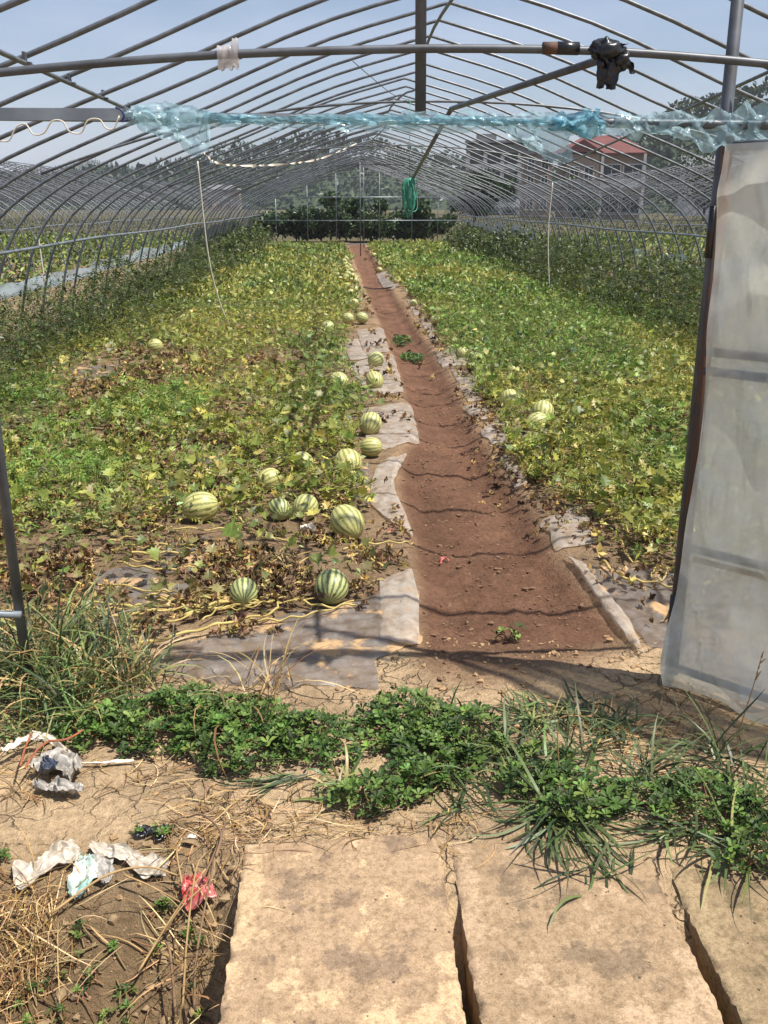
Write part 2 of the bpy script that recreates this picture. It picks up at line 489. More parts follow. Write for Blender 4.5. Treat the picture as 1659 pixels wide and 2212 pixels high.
def melonmat():
    m, n, l, b = mat('striped_rind')
    b.inputs['Roughness'].default_value = 0.42
    tc = n.new('ShaderNodeTexCoord')
    no = n.new('ShaderNodeTexNoise'); no.inputs['Scale'].default_value = 5.5; no.inputs['Detail'].default_value = 5; no.inputs['Roughness'].default_value = 0.75
    l.new(tc.outputs['Object'], no.inputs['Vector'])
    sp = n.new('ShaderNodeSeparateXYZ'); l.new(tc.outputs['Object'], sp.inputs[0])
    at = n.new('ShaderNodeMath'); at.operation = 'ARCTAN2'
    l.new(sp.outputs['Y'], at.inputs[0]); l.new(sp.outputs['X'], at.inputs[1])
    a1 = n.new('ShaderNodeMath'); a1.operation = 'MULTIPLY'; a1.inputs[1].default_value = 16
    l.new(at.outputs[0], a1.inputs[0])
    a2 = n.new('ShaderNodeMath'); a2.operation = 'MULTIPLY_ADD'; a2.inputs[1].default_value = 5.0
    l.new(no.outputs['Fac'], a2.inputs[0]); l.new(a1.outputs[0], a2.inputs[2])
    s = n.new('ShaderNodeMath'); s.operation = 'SINE'; l.new(a2.outputs[0], s.inputs[0])
    n2 = n.new('ShaderNodeTexNoise'); n2.inputs['Scale'].default_value = 16; n2.inputs['Detail'].default_value = 3
    l.new(tc.outputs['Object'], n2.inputs['Vector'])
    a3 = n.new('ShaderNodeMath'); a3.operation = 'MULTIPLY_ADD'; a3.inputs[1].default_value = 1.1
    l.new(n2.outputs['Fac'], a3.inputs[0]); l.new(s.outputs[0], a3.inputs[2])
    oi = n.new('ShaderNodeObjectInfo')
    thr = n.new('ShaderNodeMapRange'); thr.inputs['To Min'].default_value = -0.12; thr.inputs['To Max'].default_value = 0.12
    l.new(oi.outputs['Random'], thr.inputs['Value'])
    a4 = n.new('ShaderNodeMath'); a4.operation = 'ADD'; l.new(a3.outputs[0], a4.inputs[0]); l.new(thr.outputs[0], a4.inputs[1])
    r = ramp(n, l, a4.outputs[0], [(0.0, hx('bdb97a')), (0.70, hx('b2b172')), (0.92, hx('8d9158')), (1.0, hx('6c7646'))])
    mr = n.new('ShaderNodeMixRGB'); mr.blend_type = 'MIX'
    cr = ramp(n, l, oi.outputs['Random'], [(0.0, hx('b7bd82')), (1.0, hx('cfc06a'))])
    mr.inputs[0].default_value = 0.22
    l.new(r.outputs[0], mr.inputs[1]); l.new(cr.outputs[0], mr.inputs[2])
    l.new(mr.outputs[0], b.inputs['Base Color'])
    bump(n, l, n2.outputs['Fac'], b, 0.08, 0.02)
    return m
M['melon'] = melonmat()

def melonmat_dark():
    m = M['melon'].copy(); m.name = 'dark_striped_rind'
    for nd in m.node_tree.nodes:
        if nd.type == 'VALTORGB' and len(nd.color_ramp.elements) == 4:
            for e, (p, c) in zip(nd.color_ramp.elements, [(0.0, 'b1b275'), (0.6, 'a5a96c'), (0.86, '77804e'), (1.0, '5b673f')]):
                e.position = p; e.color = (*hx(c), 1)
        if nd.type == 'MIX_RGB': nd.inputs[0].default_value = 0.0
    return m
M['melon_dark'] = melonmat_dark()

# ------------------------------------------------------------------ ground
def axis_samples(segs):
    out = []
    for a, b, st in segs:
        out.append(np.arange(a, b, st))
    out.append([segs[-1][1]])
    return np.concatenate(out)
gx = axis_samples([(-1500, -300, 200), (-300, -60, 30), (-60, -14, 4), (-14, -4, 0.5), (-4, -1.6, 0.08), (-1.6, 1.9, 0.02), (1.9, 3, 0.08), (3, 14, 0.5), (14, 60, 4), (60, 300, 30), (300, 1500, 200)])
gy = axis_samples([(-60, -4, 8), (-4, 0.8, 0.15), (0.8, 5.0, 0.02), (5.0, 9, 0.04), (9, 20, 0.15), (20, 42, 0.5), (42, 100, 6), (100, 400, 40), (400, 2400, 250)])
X, Y = np.meshgrid(gx, gy, indexing='ij')
Z = ground_z(X, Y)
tan = np.array(hx('c8ac87')); red = np.array(hx('785946')); brown = np.array(hx('7c664f')); dit = np.array(hx('8a7356')); farc = np.array(hx('5c573f'))
n1 = fbm(X * 1.7 + 3, Y * 1.7, 4)
inpath = sst(-0.10, 0.06, X - path_l(Y)) * sst(-0.10, 0.08, path_r(Y) - X) * sst(2.95, 3.35, Y + (n1 - 0.5) * 0.5)
bedm = sst(3.3, 3.7, Y + (n1 - 0.5) * 0.8) * (1 - inpath)
ditm = sst(2.3, 1.9, Y + (n1 - 0.5) * 0.4) * sst(-0.2, -0.4, X)
C = tan[None, None, :] * np.ones(X.shape + (1,))
def mixc(C, c, m): return C * (1 - m[..., None]) + c * m[..., None]
C = mixc(C, brown, bedm * 0.8)
C = mixc(C, red, inpath)
C = mixc(C, dit, ditm)
C = mixc(C, np.array(hx('8f7d63')), sst(-3.1, -3.3, X) * sst(3, 4, Y) * 0.8)
C = mixc(C, farc, sst(38, 46, Y))
mg = mesh('ground', np.stack([X, Y, Z], -1).reshape(-1, 3),
          [np.stack([(i := np.arange(X.size).reshape(X.shape))[:-1, :-1], i[1:, :-1], i[1:, 1:], i[:-1, 1:]], -1).reshape(-1, 4)],
          True, C.reshape(-1, 3))
ca = mg.attributes.new('crk', 'FLOAT', 'POINT')
ca.data.foreach_set('value', (((1 - inpath) * (1 - bedm * 0.7) * (1 - ditm)) * sst(6, 4, Y)).astype(np.float32).ravel())
ground = obj('ground', mg, None, M['soil'])
ground['kind'] = 'structure'; ground['label'] = 'sandy tan earth with a reddish trodden path between the melon beds'; ground['category'] = 'ground'

# ------------------------------------------------------------------ concrete slabs over the ditch
def slab(x0, x1, y0, y1, ztop, th, matr, label, seed, tilt=0.0):
    nx, ny = 70, 260
    xs = np.linspace(0, 1, nx); ys = np.linspace(0, 1, ny)
    yy = y0 + (y1 - y0) * ys
    je = lambda s, a: (fbm(yy * 9 + s, yy * 0 + s * 1.7, 4) - 0.5) * a * 0.6 + (fbm(yy * 60 + s, yy * 0 + s, 3) - 0.5) * a * 0.55
    L = x0 + je(seed, 0.014); Rr = x1 + je(seed + 31, 0.014)
    xx = x0 + (x1 - x0) * xs
    je2 = (fbm(xx * 9 + seed, xx * 0 + 3.3, 4) - 0.5) * 0.05
    Xg = L[None, :] + (Rr - L)[None, :] * xs[:, None]
    Yg = yy[None, :] + je2[:, None] * ys[None, :] ** 8
    de = np.minimum(np.minimum(xs, 1 - xs)[:, None] * (x1 - x0), np.minimum(ys, 1 - ys)[None, :] * (y1 - y0))
    Zg = ztop + (fbm(Xg * 14 + seed, Yg * 14, 4) - 0.5) * 0.005 + (fbm(Xg * 60 + seed, Yg * 60, 3) - 0.5) * 0.0018 - 0.014 * np.exp(-de / 0.005) * np.clip(2.2 * fbm(Xg * 34, Yg * 34, 3) - 0.6, 0, 1) + (Xg - x0) * tilt
    pit = fbm(Xg * 55 + seed, Yg * 55, 2)
    Zg = Zg - np.clip(pit - 0.74, 0, 1) * 0.05
    top = np.stack([Xg, Yg, Zg], -1)
    b = MB().grid(top)
    # skirt down all four sides and the underside
    ring = np.concatenate([top[:, 0], top[-1, 1:], top[::-1, -1][1:], top[0, ::-1][1:]])
    low = ring.copy(); low[:, 2] = ztop - th
    b.grid(np.stack([low, ring], 1))
    b.add([(x0, y0, ztop - th), (x1, y0, ztop - th), (x1, y1, ztop - th), (x0, y1, ztop - th)], Q=[(0, 3, 2, 1)])
    o = b.build('concrete_slab', matr, None, True, loc=((x0 + x1) / 2, (y0 + y1) / 2, ztop - th))
    # weld so the sides shade as hard edges by angle
    tag(o, label, 'slab', 'concrete slabs bridging the ditch')
    return o
c_a = concrete('concrete_pale', hx('a68d70'), hx('c0a582'), hx('8d7862'))
c_b = concrete('concrete_grey', hx('9d866a'), hx('b0977a'), hx('86735d'))
c_c = concrete('concrete_greenish', hx('8f7c60'), hx('9e8a6b'), hx('76684f'))
slab(-0.265, 0.237, -0.05, 2.115, 0.018, 0.13, c_a, 'worn pale concrete slab at the open edge of the ditch', 2.0)
slab(0.268, 0.765, -0.05, 2.10, 0.014, 0.13, c_b, 'pitted tan concrete slab between two dark gaps', 12.0)
slab(0.803, 1.31, -0.05, 1.97, 0.012, 0.13, c_c, 'greenish grey concrete slab with a mossy worn top', 23.0)
slab(1.35, 1.85, -0.05, 2.0, 0.014, 0.13, c_b, 'concrete slab beyond the greenish grey one', 35.0)

# ------------------------------------------------------------------ greenhouses
HP = [(0, 2.98), (0.92, 2.72), (1.85, 2.35), (2.56, 2.08), (3.18, 1.81), (3.62, 1.50), (3.85, 1.15), (3.98, 0.75), (4.06, 0.35), (4.12, -0.12)]
hp = spline(HP, 26)

def hoop_mesh(name, r, k, npts=26, drop=0.0):
    h = spline(HP, npts)
    full = np.concatenate([np.stack([-h[::-1, 0], h[::-1, 1]], 1), h[1:]])
    pts = np.stack([full[:, 0], np.zeros(len(full)), full[:, 1] - drop], 1)
    return mesh(name, *(lambda V, Q, T: (V, [T, Q]))(*tube_np(pts, r, k)))
hm_near = hoop_mesh('hoop', 0.0125, 10, 30)
hm_far = hoop_mesh('hoop_far', 0.0145, 5, 16)
for m_ in (hm_near, hm_far): m_.materials.append(M['tube'])

def hoop_x(z):                              # half width of the hoop at height z
    a = hp[::-1]
    return float(np.interp(z, a[:, 1], a[:, 0]))
def hoop_z(dx):
    return float(np.interp(abs(dx), hp[:, 0], hp[:, 1]))

gh = empty('greenhouse_frame', (RIDGE, GAB, 0))
tag(gh, 'bare galvanised hoop greenhouse frame standing over the path between the melon beds', 'greenhouse', 'hoop greenhouse frames')
ny_ = int((END - GAB) / STEP) + 1
for k in range(ny_):
    y = 0.245 + k * STEP
    o = obj('hoop', hm_near if y < 12 else hm_far, gh)
    o.location = (random.gauss(0, 0.015), y + random.gauss(0, 0.02), random.gauss(0, 0.012))
    o.rotation_euler = (random.gauss(0, 0.006), random.gauss(0, 0.003), random.gauss(0, 0.006))

def gpart(name, pts, r, k=8, m='tube', parent=None):
    """a tube given in world coordinates, part of the near greenhouse"""
    p = np.asarray(pts, float)
    b = MB().tube(p - np.array((RIDGE, GAB, 0)), r, k)
    return b.build(name, M[m], parent or gh)

L_ = END - GAB
ys = np.linspace(0, L_, 60)
# purlins: ridge (with a sagging stretch), two on each roof slope, two at the shoulders
sag = np.array([-0.05 - 0.22 * math.exp(-((t - 8.2) / 1.2) ** 2) for t in ys])
gpart('ridge_purlin', np.stack([RIDGE + 0.0 * ys + 0.05 * np.sin(ys * 0.9), GAB + ys, 2.96 + sag * 0.6], 1), 0.0125, 8)
for sx in (-1, 1):
    yp = np.linspace(0.24, 3.95 if sx < 0 else 11.0, 24)
    dp = 2.2 + 0 * yp if sx < 0 else np.interp(yp, [0.24, 11.0], [1.55, 2.35])
    gpart('roof_purlin', np.stack([RIDGE + sx * dp, GAB + yp, [hoop_z(d_) - 0.027 for d_ in dp]], 1), 0.012, 8)
    xs_ = RIDGE + sx * (hoop_x(1.2) - 0.03)
    gpart('shoulder_rail', np.stack([xs_ + 0.012 * np.sin(ys * 1.3), GAB + ys, 1.2 + 0.01 * np.sin(ys * 0.8)], 1), 0.016, 6, 'channel')
for k in range(6):                          # spring clips where the purlin crosses the hoops
    b = MB().box((0, 0, 0.01), (0.012, 0.034, 0.05)).box((0.012, 0, -0.012), (0.03, 0.03, 0.012))
    o = b.build('clip', M['tube_old'], gh, False)
    o.location = (-2.2, 0.245 + k * STEP, hoop_z(2.2) - 0.016)
# arched ties at intervals
for t in (8.2, 14.2, 20.95, 25.45, 29.95, 34.45):
    u = np.linspace(-1, 1, 25)
    gpart('tie_arch', np.stack([RIDGE + u * 3.2, t + 0 * u, 2.38 - 0.55 * np.abs(u) ** 2.2], 1), 0.011, 6)
# long wind braces
gpart('wind_brace', [P(1300, 128, 2.98), P(975, 235, 5.2)], 0.0125, 8, 'tube_old')
gpart('wind_brace', [P(975, 235, 5.2), P(893, 383, 8.2)], 0.0125, 8, 'tube_old')
# gable: posts, lintel rail, bowed upper rail
gpart('gable_post', [(-1.075, GAB, -0.15), (-1.075, GAB, 2.42)], 0.0165, 12, 'tube_old')
gpart('gable_post', [(1.14, GAB, -0.15), (1.135, GAB, 3.0)], 0.0185, 12, 'tube_old')
gpart('gable_post', [(0.243, GAB + 0.02, 1.83), (0.235, GAB + 0.02, 2.92)], 0.016, 12, 'tube_old')
gpart('gable_post', [(3.2, GAB, -0.15), (3.2, GAB, 2.2)], 0.0165, 10, 'tube_old')
lint = [P(-700, 240, GAB - 0.03), P(0, 250, GAB - 0.03), P(800, 258, GAB - 0.03), P(1659, 270, GAB - 0.03), P(2100, 275, GAB - 0.03)]
gpart('lintel_rail', spline(lint, 12), 0.0135, 8, 'tube_old')
upper = [P(-500, 215, GAB - 0.045), P(0, 157, GAB - 0.045), P(400, 123, GAB - 0.045), P(700, 110, GAB - 0.045), P(1000, 105, GAB - 0.045), P(1330, 112, GAB - 0.045), P(1659, 138, GAB - 0.045), P(2000, 175, GAB - 0.045)]
upc = spline(upper, 40)
gpart('bowed_rail', upc, 0.0115, 10, 'tube_old')
# film channel on the lintel where the film has torn away
a_, b_ = P(-300, 243, GAB - 0.05), P(275, 250, GAB - 0.05)
bx = MB().box(((a_ + b_) / 2) - np.array((RIDGE, GAB, 0)), (np.linalg.norm(b_ - a_), 0.014, 0.032))
bx.build('film_channel', M['channel'], gh, False)
# taped sleeve on the bowed rail
gpart('rusty_sleeve', [P(1172, 104, GAB - 0.045), P(1203, 104, GAB - 0.045)], 0.0165, 10, 'rust')
gpart('tape_wrap', [P(1203, 104, GAB - 0.045), P(1250, 105, GAB - 0.045)], 0.0175, 10, 'black')
gpart('stub_bar', [P(-260, 1318, GAB - 0.02), P(46, 1328, GAB - 0.02)], 0.013, 8, 'channel')
# far gable
fy = END - 0.1
for dx in (-3.2, -2.0, -0.9, 0.15, 0.75, 2.0, 3.0):
    gpart('gable_post', [(RIDGE + dx, fy, -0.1), (RIDGE + dx, fy, hoop_z(dx))], 0.02, 6)
for z in (0.12, 1.0, 1.85):
    w = hoop_x(z)
    gpart('gable_rail', [(RIDGE - w, fy - 0.03, z), (RIDGE + w, fy - 0.03, z)], 0.018, 6, 'channel')
gpart('far_post', [(RIDGE - 0.1, 32.9, -0.1), (RIDGE - 0.1, 32.9, 2.9)], 0.02, 6, 'tube')

def neighbour(xr, y0, y1, label, step=0.75, drop=0.1):
    e = empty('greenhouse_frame', (xr, y0, 0))
    tag(e, label, 'greenhouse', 'hoop greenhouse frames')
    for k in range(int((y1 - y0) / step) + 1):
        o = obj('hoop', hm_far, e)
        o.location = (random.gauss(0, 0.02), k * step + random.gauss(0, 0.03), -drop + random.gauss(0, 0.02))
        o.rotation_euler = (random.gauss(0, 0.012), 0, random.gauss(0, 0.012))
    n = y1 - y0
    yy = np.linspace(0, n, 30)
    for sx in (-1, 1):
        MB().tube(np.stack([sx * (hoop_x(1.2) - 0.03) + 0 * yy, yy, 1.2 - drop + 0.02 * np.sin(yy)], 1), 0.016, 5).build('shoulder_rail', M['channel'], e)
        MB().tube(np.stack([sx * 2.05 + 0 * yy, yy, hoop_z(2.05) - drop - 0.03 + 0 * yy], 1), 0.012, 5).build('roof_purlin', M['tube'], e)
    MB().tube(np.stack([0 * yy, yy, 3.0 - drop + 0 * yy], 1), 0.0125, 5).build('ridge_purlin', M['tube'], e)
    u = np.linspace(-1, 1, 15)
    for t in np.arange(3, n, 6):
        MB().tube(np.stack([u * 3.2, t + 0 * u, 2.3 - 0.5 * np.abs(u) ** 2.2], 1), 0.011, 5).build('tie_arch', M['tube'], e)
    return e
neighbour(RIDGE - 11.4, 4.0, 44.0, 'bare hoop frame across the strip of pale film from the melon beds')
neighbour(RIDGE - 21.8, 6.0, 52.0, 'hoop frame seen through the bars of the one beside the film strip')
neighbour(RIDGE - 32.0, 12.0, 60.0, 'hoop frame in the third row beyond the film strip', 0.9)
neighbour(RIDGE - 42.4, 18.0, 70.0, 'hoop frame in the outermost row beyond the film strip', 0.9)
neighbour(RIDGE - 11.6, 50.0, 84.0, 'hoop frame end to end behind the one beside the film strip', 0.9)
neighbour(RIDGE - 22.2, 57.0, 92.0, 'hoop frame in the rear block below the blue hill', 0.9)
neighbour(RIDGE - 33.0, 66.0, 98.0, 'outer hoop frame in the rear block below the blue hill', 0.9)
neighbour(RIDGE + 12.2, 51.0, 86.0, 'hoop frame in the rear block in front of the grey building', 0.9)
neighbour(RIDGE + 11.6, 9.0, 46.0, 'bare hoop frame in front of the red roofed villa')
neighbour(RIDGE + 22.0, 14.0, 56.0, 'hoop frame below the small white house and wooded hill', 0.9)

# ------------------------------------------------------------------ swung-open door leaf (part of the greenhouse)
HX, HY = 1.15, GAB - 0.03
dv = np.array((0.70, -0.714, 0)); nv = np.array((-0.714, -0.70, 0))
def leafpt(s, z, n=0.0):
    return np.array((HX, HY, 0)) + dv * s + nv * n + np.array((0, 0, z))
org = np.array((RIDGE, GAB, 0))
W_ = 0.95
ns, nz = 60, 130
S, Zz = np.meshgrid(np.linspace(0.012, W_, ns), np.linspace(0.015, 1.765, nz), indexing='ij')
zr = (Zz - 0.015) / 1.785
wr = (fbm(S * 3 + Zz * 2.0, Zz * 1.6 - S * 2, 3) - 0.5) * 0.07 + 0.028 * np.abs(np.sin(9 * (S * 1.2 - Zz * 0.5) + 5 * fbm(S * 2 + 4, Zz * 1.5, 2))) ** 6 + 0.010 * np.sin(26 * (S * 0.8 + Zz * 0.35) + 4 * fbm(S * 2, Zz * 2, 2)) * sst(1.8, 0.3, Zz) \
     + (fbm(S * 22 + Zz * 9, Zz * 4, 3) - 0.5) * 0.014
nn = 0.046 + np.clip(wr, -0.012, 1) * 0.8 + 0.05 * np.exp(-((Zz - 0.12) / 0.10) ** 2)
sh = 0.045 * np.exp(-((zr - 0.0) / 0.16) ** 2) * (1 - S / W_)          # the hem bags out at the bottom
side = -0.012 * np.sin(Zz * 5)
V = np.array((HX, HY, 0)) + (S - sh * 0.6 + side)[..., None] * dv + nn[..., None] * nv + np.stack([0 * S, 0 * S, Zz + 0.018 * np.sin(S * 9) * (1 - zr)], -1)
ft = MB().grid(V - org)
Vb = np.array((HX, HY, 0)) + (S)[..., None] * dv - (0.03 + 0.5 * wr)[..., None] * nv + np.stack([0 * S, 0 * S, Zz], -1)
M['film_door'] = filmmat('door_film', hx('e6e8e0'), 0.36, 0.2)
crease(M['film_door']); crease(M['film_blue']); crease(M['film_teal'])
door = ft.build('door', M['film_door'], gh)
MB().grid((Vb - org)[:, ::-1]).build('back_film', M['film_door'], door)
# wrap of film round the free and hinge edges
ed = np.stack([V[0], V[0] * 0.5 + Vb[0] * 0.5 - dv * 0.02, Vb[0]], 0) - org
MB().grid(ed).build('edge_wrap', M['film_door'], door)
gpart('door_stile', [leafpt(-0.004, 0.05, 0.012), leafpt(-0.004, 1.79, 0.012)], 0.017, 8, 'rust', door)
gpart('door_stile', [leafpt(W_, 0.05), leafpt(W_, 1.79)], 0.015, 8, 'tube_old', door)
for z, mm in ((1.165, 'tube_old'), (1.105, 'tube_old'), (0.52, 'tube_old'), (1.76, 'tube_old'), (0.08, 'tube_old')):
    gpart('door_bar', [leafpt(0.0, z, 0.020), leafpt(W_, z, 0.020)], 0.0145, 8, mm, door)
M['yellow'] = simple('yellow_strip', hx('c9a94a'), hx('a98c3c'), 0.6, 0, 10)
gpart('yellow_strip', [leafpt(0.03, 0.488, 0.026), leafpt(W_, 0.488, 0.026)], 0.009, 6, 'yellow', door)
for z in (1.52, 0.27):
    gpart('hinge', [leafpt(-0.022, z - 0.075, 0.03), leafpt(-0.022, z + 0.075, 0.03)], 0.011, 10, 'black', door)

# ------------------------------------------------------------------ torn film, bag and twine hanging on the frame
def flap(par, mname, d0, d1, up, dn, seed, crumple=0.02, nx=70, nv_=14, off=-0.05):
    """film lying over the lintel between picture columns d0..d1; up/dn heights (picture pixels) as functions of u"""
    u = np.linspace(0, 1, nx); v = np.linspace(0, 1, nv_)
    lx = np.interp(d0 + (d1 - d0) * u, [0, 800, 1659], [250, 258, 270])
    V = np.zeros((nx, nv_, 3))
    for i in range(nx):
        dcol = d0 + (d1 - d0) * u[i]
        a = P(dcol, lx[i] - up(u[i]), GAB + off); b = P(dcol + (dn(u[i]) * 0.12), lx[i] + dn(u[i]), GAB + off)
        V[i] = a[None] * (1 - v[:, None]) + b[None] * v[:, None]
    U, W = np.meshgrid(u * (d1 - d0) / 100, v, indexing='ij')
    V[..., 1] += (fbm(U * 3 + seed, W * 2.5 + seed, 4) - 0.5) * crumple * 3 + (fbm(U * 11 + seed, W * 3, 3) - 0.5) * crumple
    V[..., 2] += (fbm(U * 4 + seed + 7, W * 3, 3) - 0.5) * crumple * 1.2
    V[..., 0] += (fbm(U * 6 + seed + 19, W * 5, 3) - 0.5) * crumple * 1.5
    return MB().grid(V).build('film_flap', M[mname], par)

def rag(seed, lo, hi, f=5):
    return lambda u: lo + (hi - lo) * float(fbm(np.array([u * f + seed]), np.array([seed * 0.7]), 3)[0]) ** 1.3 * 1.3
tf = empty('torn_film', P(800, 258, GAB - 0.05))
tag(tf, 'ragged light blue plastic film bunched along the lintel rail of the doorway', 'film')
inv = Matrix.Translation(-Vector(tf.location))
def keep(o):
    o.matrix_parent_inverse = inv
    return o
win = lambda u, a, b, s=0.04: float(sst(a - s, a + s, u) * sst(b + s, b - s, u))
keep(flap(tf, 'film_blue', 268, 900, lambda u: 22 * win(u, 0.03, 0.25, 0.06) + rag(1.0, 2, 14)(u), lambda u: 12 + rag(3.0, 0, 16, 9)(u), 1.0))
keep(flap(tf, 'film_blue', 860, 1280, rag(5.0, 6, 30), lambda u: 10 + rag(6.0, 0, 20)(u), 5.0))
keep(flap(tf, 'film_blue', 1240, 1665, lambda u: 12 + 22 * float(sst(0.55, 0.95, u)) + rag(9.0, 0, 14)(u), lambda u: 14 + rag(11.0, 0, 36, 7)(u), 9.0, 0.03))
keep(flap(tf, 'film_blue', 290, 452, lambda u: 12, lambda u: 10 + 72 * float(np.interp(u, [0, 0.75, 0.9, 1], [0, 0.95, 0.8, 0.1])), 21.0, 0.03, 40, 20, -0.07))
keep(flap(tf, 'film_blue', 1075, 1225, lambda u: 4, lambda u: 8 + 95 * float(np.interp(u, [0, 0.5, 0.85, 1], [0.05, 0.6, 1.0, 0.75])), 27.0, 0.03, 40, 22, -0.065))
keep(flap(tf, 'film_teal', 1205, 1300, lambda u: 20 * math.sin(math.pi * u) + 8 * abs(math.sin(17 * u)), lambda u: 26 * math.sin(math.pi * u) + 8 * abs(math.sin(23 * u)), 31.0, 0.05, 50, 16, -0.075))
keep(flap(tf, 'film_teal', 440, 1220, lambda u: 5 + rag(41.0, 0, 7, 12)(u), lambda u: 5 + rag(43.0, 0, 7, 12)(u), 37.0, 0.015, 110, 8, -0.062))

# white wavy spring wire dangling from the channel
zz = []
cyc = [(0, 305), (20, 303), (35, 275), (55, 268), (72, 290), (95, 287), (112, 262), (135, 262), (150, 284), (175, 287), (190, 260), (215, 258), (228, 276), (245, 278), (258, 250)]
for a, b in cyc: zz.append(P(a, b, GAB - 0.09))
o = MB().tube(spline(zz, 60), 0.0022, 6).build('spring_wire', M['twine'])
tag(o, 'white wavy spring wire dangling from the bare film channel', 'wire')
bt = [P(250, 232, GAB - 0.08), P(262, 238, GAB - 0.085), P(268, 252, GAB - 0.085), P(262, 262, GAB - 0.085), P(280, 258, GAB - 0.085)]
M['navy'] = simple('navy_tie', hx('2c3a63'), hx('202b4d'), 0.5, 0, 20)
o = MB().tube(spline(bt, 24), 0.003, 6).build('tie_string', M['navy'])
tag(o, 'short dark blue string knotted where the blue film begins', 'string')

# white scrap of film wrapped on the bowed rail
u = np.linspace(0, 1, 30); v = np.linspace(0, 2 * math.pi, 14)
V = np.zeros((30, 14, 3))
for i in range(30):
    c = P(470 + 45 * u[i], 117 - 2 * u[i], GAB - 0.045)
    rr = 0.013 + 0.012 * fbm(u[i] * 5 + v * 0.5, v + 3, 2)
    hang = 0.022 * np.clip(-np.sin(v), 0, 1) * (0.4 + fbm(np.full(14, u[i] * 9), v * 0 + 1, 2)) + (0.022 * np.clip(np.sin(v), 0, 1) if u[i] > 0.7 else 0)
    V[i, :, 0] = c[0]; V[i, :, 1] = c[1] + rr * np.cos(v); V[i, :, 2] = c[2] + rr * np.sin(v) + np.where(np.sin(v) < 0, -hang, hang * 0.9)
o = MB().grid(V).build('film_scrap', filmmat('clear_scrap', hx('ded6d2'), 0.4, 0.2))
tag(o, 'small torn clear film scrap wrapped round the bowed rail', 'film')

# black bag tied on the rail
cb = P(1312, 112, GAB - 0.06)
bagE = empty('black_bag', cb)
tag(bagE, 'shredded black plastic bag knotted on the bowed rail', 'bag')
def crumpled(cx, cz, rx, ry, rz, seed, nu=36, nv2=24, amp=0.5):
    a = np.linspace(0, 2 * math.pi, nu); b = np.linspace(0.02, math.pi - 0.02, nv2)
    A, B = np.meshgrid(a, b, indexing='ij')
    m_ = 1 + (fbm(3 + np.cos(A) * 1.6 + seed + B, np.sin(A) * 1.6 + seed + B * 1.3 + 5, 4) - 0.5) * 2 * amp
    sx_, sy_, sz_ = np.sin(B) * np.cos(A), np.sin(B) * np.sin(A), np.cos(B)
    return np.stack([cx + rx * m_ * sx_, ry * m_ * sy_, cz + rz * m_ * sz_], -1)
s1 = pxsize(1, cb)
b = MB().grid(crumpled(0, 2 * s1, 40 * s1, 0.035, 22 * s1, 1.0))
b.grid(crumpled(28 * s1, -18 * s1, 20 * s1, 0.03, 20 * s1, 4.0, amp=0.7))
b.build('knot', M['black'], bagE)
def streamer(par, name, m, pts, w0, w1, seed, n=24, nw=7, crump=0.012):
    p = spline(pts, n); V = np.zeros((n, nw, 3))
    for i in range(n):
        f = i / (n - 1); w = w0 + (w1 - w0) * f
        w *= 0.7 + 0.6 * float(fbm(np.array([f * 5 + seed]), np.array([seed]), 2)[0])
        for j in range(nw):
            g = (j / (nw - 1) - 0.5)
            V[i, j] = p[i] + np.array((g * w, crump * 2.5 * (float(fbm(np.array([f * 6 + seed]), np.array([j * 0.9 + seed]), 2)[0]) - 0.5), abs(g) * w * 0.2))
    return MB().grid(V).build(name, m, par)
q = lambda a, b_: (np.array(P(a, b_, GAB - 0.075)) - cb)
streamer(bagE, 'strip', M['black'], [q(1300, 110), q(1308, 140), q(1300, 170), q(1296, 192)], 40 * s1, 16 * s1, 2.0)
streamer(bagE, 'strip', M['black'], [q(1318, 115), q(1325, 150), q(1318, 178), q(1320, 195)], 46 * s1, 22 * s1, 3.0)
streamer(bagE, 'strip', M['black'], [q(1325, 105), q(1340, 125), q(1358, 140), q(1366, 160)], 30 * s1, 14 * s1, 5.0)
streamer(bagE, 'strip', M['black'], [q(1318, 108), q(1340, 100), q(1352, 95)], 14 * s1, 20 * s1, 6.0)

# green twine skein hanging from a tie
top = P(885, 385, 8.15)
sk = empty('twine_skein', top)
tag(sk, 'bundle of green twine loops hanging from the wind brace', 'twine')
skp = []
b = MB()
for k in range(16):
    w = random.uniform(0.02, 0.045); h = random.uniform(0.18, 0.33); a = np.linspace(0, 2 * math.pi, 22)
    x0 = random.gauss(0, 0.012); ph = random.uniform(0, 3.1)
    b.tube(np.stack([x0 + w * np.sin(a) + 0.008 * np.sin(3 * a + ph), 0.03 * np.sin(a) * math.cos(ph), -h / 2 + h / 2 * np.cos(a)], 1), 0.0042, 5, False)
b.build('loop_bundle', M['netgreen'], sk)
MB().tube([(0, 0, 0), (-0.004, 0, 0.25), (0, 0.02, 2.38 - top[2] + 0.01)], 0.003, 5).build('hanging_cord', M['netgreen'], sk)
